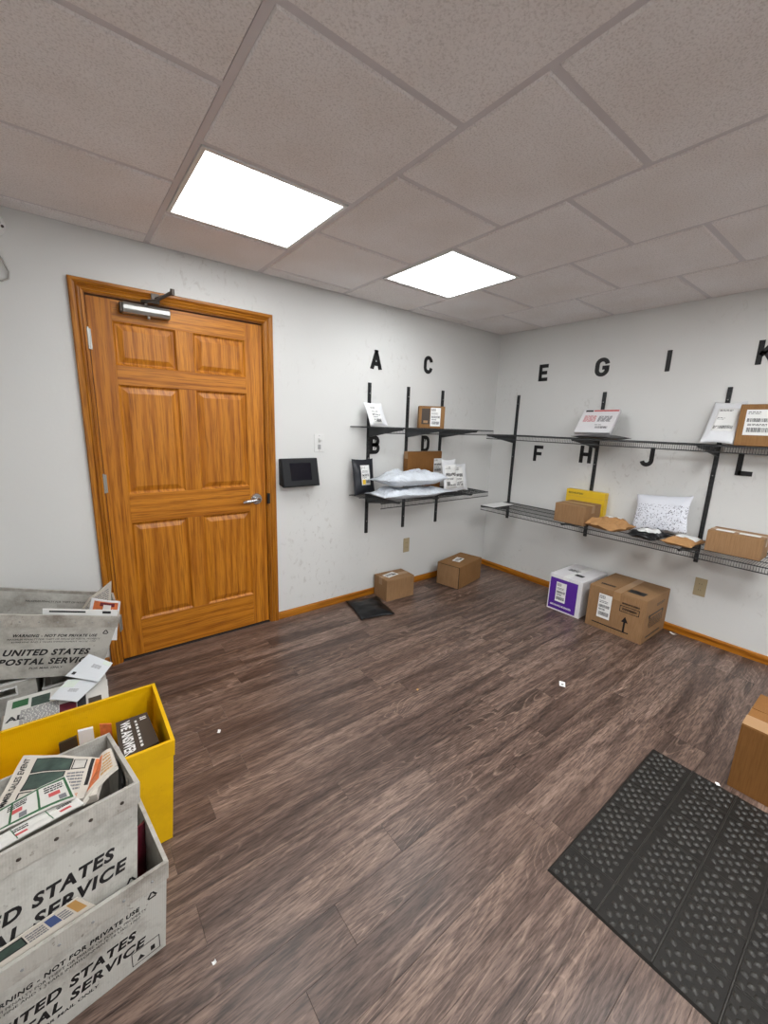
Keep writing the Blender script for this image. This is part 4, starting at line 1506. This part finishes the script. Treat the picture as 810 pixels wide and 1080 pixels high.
for u in (-0.0116, 0.3235, 0.7427):
    s3.patch(u, u + .13, .40, .56, M_RED)
    s3.lines(u - .04, u + .18, .62, .85, 3, M_PRINT, int(u * 100))
    s3.patch(u + .10, u + .18, .14, .32, M_GREYPRINT)
s4 = Sheet('coupon_sheet', 'white coupon flyer at the front rim of the tilted tub', 'flyer',
           [(-3.7131, -1.6649, 0.5431), (-3.5436, -1.6397, 0.5489), (-3.5600, -1.6068, 0.5508), (-3.7277, -1.6262, 0.5392)], .003, .003, M_GLOSS, None, .002, 12)
s4.patch(.30, .31, .02, .98, M_GREEN)
s4.patch(.66, .67, .02, .98, M_GREEN)
for u in (-0.0600, 0.3041, 0.7621):
    s4.patch(u, u + .12, .22, .42, M_RED)
    s4.lines(u, u + .16, .60, .88, 2, M_PRINT, int(u * 90))
# dark magazine edges at the right of the tilted tub
for i, (x, m, lb) in enumerate(((-3.462, M_INK, 'dark magazine standing on edge in the tilted-back tub'), (-3.452, M_PAGE, 'pale magazine standing on edge in the tilted-back tub'))):
    Sheet('magazine', lb, 'magazine', [(x - .016, -1.59, .33), (x - .016, -1.43, .31), (x - .006, -1.42, .495 + .006 * i), (x, -1.585, .512 + .006 * i)], .004, .004, m, 'mail in the tilted-back tub', .004, 20 + i)
# newspaper between the two front tubs
s5 = Sheet('newspaper', 'folded newspaper standing in the front floor tub', 'newspaper',
           [(-3.765, -1.7115, .275), (-3.540, -1.6825, .275), (-3.578, -1.6870, .347), (-3.765, -1.7125, .338)], .003, .0, M_NEWS, None, .0, 14)
s5.patch(.88, .97, .45, .97, M_TANP)
s5.patch(.66, .76, .55, .93, M_BLUE)
s5.lines(.48, .64, .52, .92, 4, M_GREYPRINT, 7)
s5.lines(.77, .86, .52, .92, 4, M_GREYPRINT, 8)
s5.patch(.24, .46, .55, .92, M_DGREEN)
s5.patch(.02, .22, .55, .90, M_BLUE)
s5.frame_(.235, .465, .53, .94, M_INK)
# maroon booklet in the gap at the right of the front tub
s6 = Sheet('booklet', 'maroon booklet standing at the right end of the front floor tub', 'booklet',
           [(-3.452, -1.520, .08), (-3.424, -1.500, .08), (-3.412, -1.490, .280), (-3.448, -1.510, .280)], .006, .006, M_MAROON, None, .004, 15)
s6.patch(.80, .94, .3, .98, M_LABEL)
s6b = Sheet('magazine', 'dark green magazine standing behind the maroon booklet', 'magazine',
            [(-3.455, -1.44, .08), (-3.428, -1.42, .08), (-3.420, -1.415, .272), (-3.452, -1.430, .272)], .006, .004, M_DGREEN, None, .004, 16)

# dark boxed book and papers in the yellow bin
s7 = Sheet('book', 'dark brown book with white lettering in the yellow bin', 'book',
           [(-3.455, -1.300, .352), (-3.338, -1.272, .352), (-3.348, -1.088, .354), (-3.448, -1.088, .354)], .30, .0, M_BROWNP, None, 0, 1)
s7.text('WE ANSWER', .42, .12, .93, .05, M_LABEL, True, .03)
s7.lines(.55, .62, .1, .9, 8, M_LABEL, 3, fill=.6)
s7.lines(.72, .92, .82, .93, 2, M_LABEL, 9)
s8 = Sheet('paper_bundle', 'white paper bundle standing in the yellow bin left of the dark book', 'papers',
           [(-3.560, -1.050, .12), (-3.515, -1.050, .12), (-3.515, -1.050, .338), (-3.559, -1.050, .344)], .012, 0, M_LABEL, None, 0, 2)
s9 = Sheet('magazine', 'dark magazine standing at the left in the yellow bin', 'magazine',
           [(-3.615, -1.062, .12), (-3.562, -1.062, .12), (-3.564, -1.050, .328), (-3.615, -1.050, .322)], .010, 0, M_BROWNP, None, 0, 2)
s9b = Sheet('magazine', 'orange covered magazine tip between the white papers and dark book', 'magazine',
            [(-3.500, -1.055, .12), (-3.460, -1.055, .12), (-3.460, -1.045, .325), (-3.495, -1.045, .340)], .008, 0, M_ORANGE, None, 0, 2)

# tilted tub by the wall: newspaper, bagged advert and strip of envelopes
s10 = Sheet('newspaper', 'grey newspaper poking out of the tilted tub beside the door', 'newspaper',
            [(-3.560, -.30, .42), (-3.400, -.30, .36), (-3.372, -.32, .628), (-3.470, -.32, .560)], .010, .004, M_NEWS, None, .004, 22)
s10.lines(.1, .9, .35, .92, 12, M_GREYPRINT, 9, fill=.4)
s11 = Sheet('advert_bag', 'orange and white advert wrapped in film at the tub corner', 'advert',
            [(-3.520, -.43, .40), (-3.385, -.43, .36), (-3.350, -.43, .552), (-3.462, -.43, .598)], .014, .010, M_POLYW, None, .006, 23)
s11.patch(.10, .92, .55, .97, M_ORANGE)
s11.patch(.30, .80, .86, .95, M_MAROON, lift=.0009)
s11.patch(.42, .68, .78, .90, M_LABEL, lift=.0012)
s12 = Sheet('long_envelope', 'white envelope with a black bar along the tilted tub rim', 'envelope',
            [(-3.655, -.478, .46), (-3.385, -.478, .38), (-3.368, -.478, .533), (-3.640, -.478, .612)], .004, 0, M_LABEL, None, 0, 24)
s12.patch(.08, .55, .90, .95, M_INK)
s12.patch(.78, .90, .88, .96, M_INK)
# two letter trays under the tilted tub
def tray(label, x0, x1, h):
    cx = (x0 + x1) / 2
    t = thing('mail_tray', label, 'tray', (cx, -.255, 0), 'white trays under the tilted tub')
    a, b = (x1 - x0) / 2, .205
    th = .005
    part('base_panel', G().bx(-a, a, -b, b, .001, .006), M_TUB, t)
    part('side_panel', G().bx(-a, -a + th, -b, b, .006, h), M_TUB, t)
    part('side_panel', G().bx(a - th, a, -b, b, .006, h), M_TUB, t)
    part('end_panel', G().bx(-a + th, a - th, b - th, b, .006, h), M_TUB, t)
    # front end with a hand hole
    hw, hz0, hz1 = a * .45, h - .060, h - .030
    g = G().bx(-a + th, a - th, -b, -b + th, .006, hz0).bx(-a + th, -hw, -b, -b + th, hz0, hz1).bx(hw, a - th, -b, -b + th, hz0, hz1).bx(-a + th, a - th, -b, -b + th, hz1, h)
    part('end_panel', g, M_TUB, t)
    g = G()
    for q in ((-hw, hw, hz1, hz1 + .006), (-hw, hw, hz0 - .006, hz0), (-hw - .006, -hw, hz0 - .006, hz1 + .006), (hw, hw + .006, hz0 - .006, hz1 + .006)):
        g.bx(q[0], q[1], -b - .004, -b, q[2], q[3])
    part('handle_rim', g, M_WPLASTIC, t)
    part('rim', G().bx(-a - .004, a + .004, -b - .006, -b + .006, h - .006, h + .001), M_WPLASTIC, t)
    return t


tray('taller white mail tray under the left of the tilted tub', -3.955, -3.700, .296)
tray('lower white mail tray under the right of the tilted tub', -3.680, -3.462, .226)

# pile of magazines in front of the trays
mg = random.Random(12)
covers = [M_GLOSS, M_NEWS, M_BROWNP, M_GLOSS, M_DGREEN, M_NEWS, M_GLOSS, M_GLOSS]
names = ['bottom magazine of the pile behind the yellow bin', 'second magazine from the bottom of the pile behind the yellow bin', 'third magazine from the bottom of the pile behind the yellow bin',
         'fourth magazine from the bottom of the pile behind the yellow bin', 'fifth magazine from the bottom of the pile behind the yellow bin',
         'third magazine from the top of the pile behind the yellow bin', 'second magazine from the top of the pile behind the yellow bin', 'top magazine with a dark red picture behind the yellow bin']
z = 0.0005
for i in range(8):
    th_ = .036 if i < 7 else .03
    a = mg.uniform(-4, 4)
    cx, cy = -3.625 + mg.uniform(-.01, .01), -.745 + mg.uniform(-.012, .012)
    w_, d_ = .335, .33
    M = rz((cx, cy, z), a)
    t = thing('magazine', names[i], 'magazine', M, 'magazine pile behind the yellow bin')
    part('pages', G().bx(-w_ / 2 + .002, w_ / 2 - .003, -d_ / 2 + .003, d_ / 2 - .003, .0015, th_ - .0015), M_PAGE, t)
    part('cover', G().bx(-w_ / 2, w_ / 2, -d_ / 2, d_ / 2, th_ - .0015, th_), covers[i], t)
    part('cover', G().bx(-w_ / 2, w_ / 2, -d_ / 2, d_ / 2, 0, .0015), covers[i], t)
    part('spine', G().bx(-w_ / 2 - .001, -w_ / 2, -d_ / 2, d_ / 2, 0, th_), covers[i], t)
    if i == 7:
        I = Matrix.Translation((0, 0, th_))
        part('cover_picture', plate(.03, -.02, .055, .075, 0, .0006, I), M_MAROON, t)
        part('cover_picture', plate(-.125, .115, .05, .05, 0, .0006, I), M_GREEN, t)
        part('cover_picture', plate(-.06, .10, .06, .07, 0, .0006, I), M_DGREEN, t)
        part('cover_strip', plate(.075, .02, .03, .2, 0, .0006, I), M_PRINT, t)
        part('cover_strip', plate(.12, -.06, .045, .12, 0, .0006, I), M_BROWNP, t)
        part('cover_text', print_rows([('text', .0, 1, .0, 1)], .12, .12, Matrix.Translation((-.06, .0, th_)), 5, 0, .0006), M_GREYPRINT, t)
        lettering('AL', Matrix.Translation((-.135, .015, th_)), .055, .035, 0, .04, parent=t)
    z += th_ + .0004
ztop = z
e1 = Sheet('envelope', 'upper pale green envelope leaning on the tilted tub', 'envelope',
           [(-3.591, -.600, .331), (-3.479, -.700, .3155), (-3.418, -.625, .345), (-3.500, -.530, .372)], .0015, .001, M_ENVB, None, .001, 3, 6, 6)
e1.lines(.45, .75, .55, .72, 4, M_GREYPRINT, 2, fill=.35)
e1.patch(.10, .20, .10, .22, M_PRINT)
e1.patch(.70, .98, .80, .97, M_ENV)
e2 = Sheet('envelope', 'lower pale green envelope lying on the magazine pile', 'envelope',
           [(-3.646, -.720, .3125), (-3.558, -.790, .306), (-3.468, -.672, .308), (-3.585, -.612, .318)], .0015, .001, M_ENVB, None, .001, 6, 6, 6)
e2.lines(.35, .65, .40, .55, 3, M_GREYPRINT, 6, fill=.35)
e2.patch(.03, .40, .60, .96, M_ENV)
print('scene objects', len(bpy.data.objects))
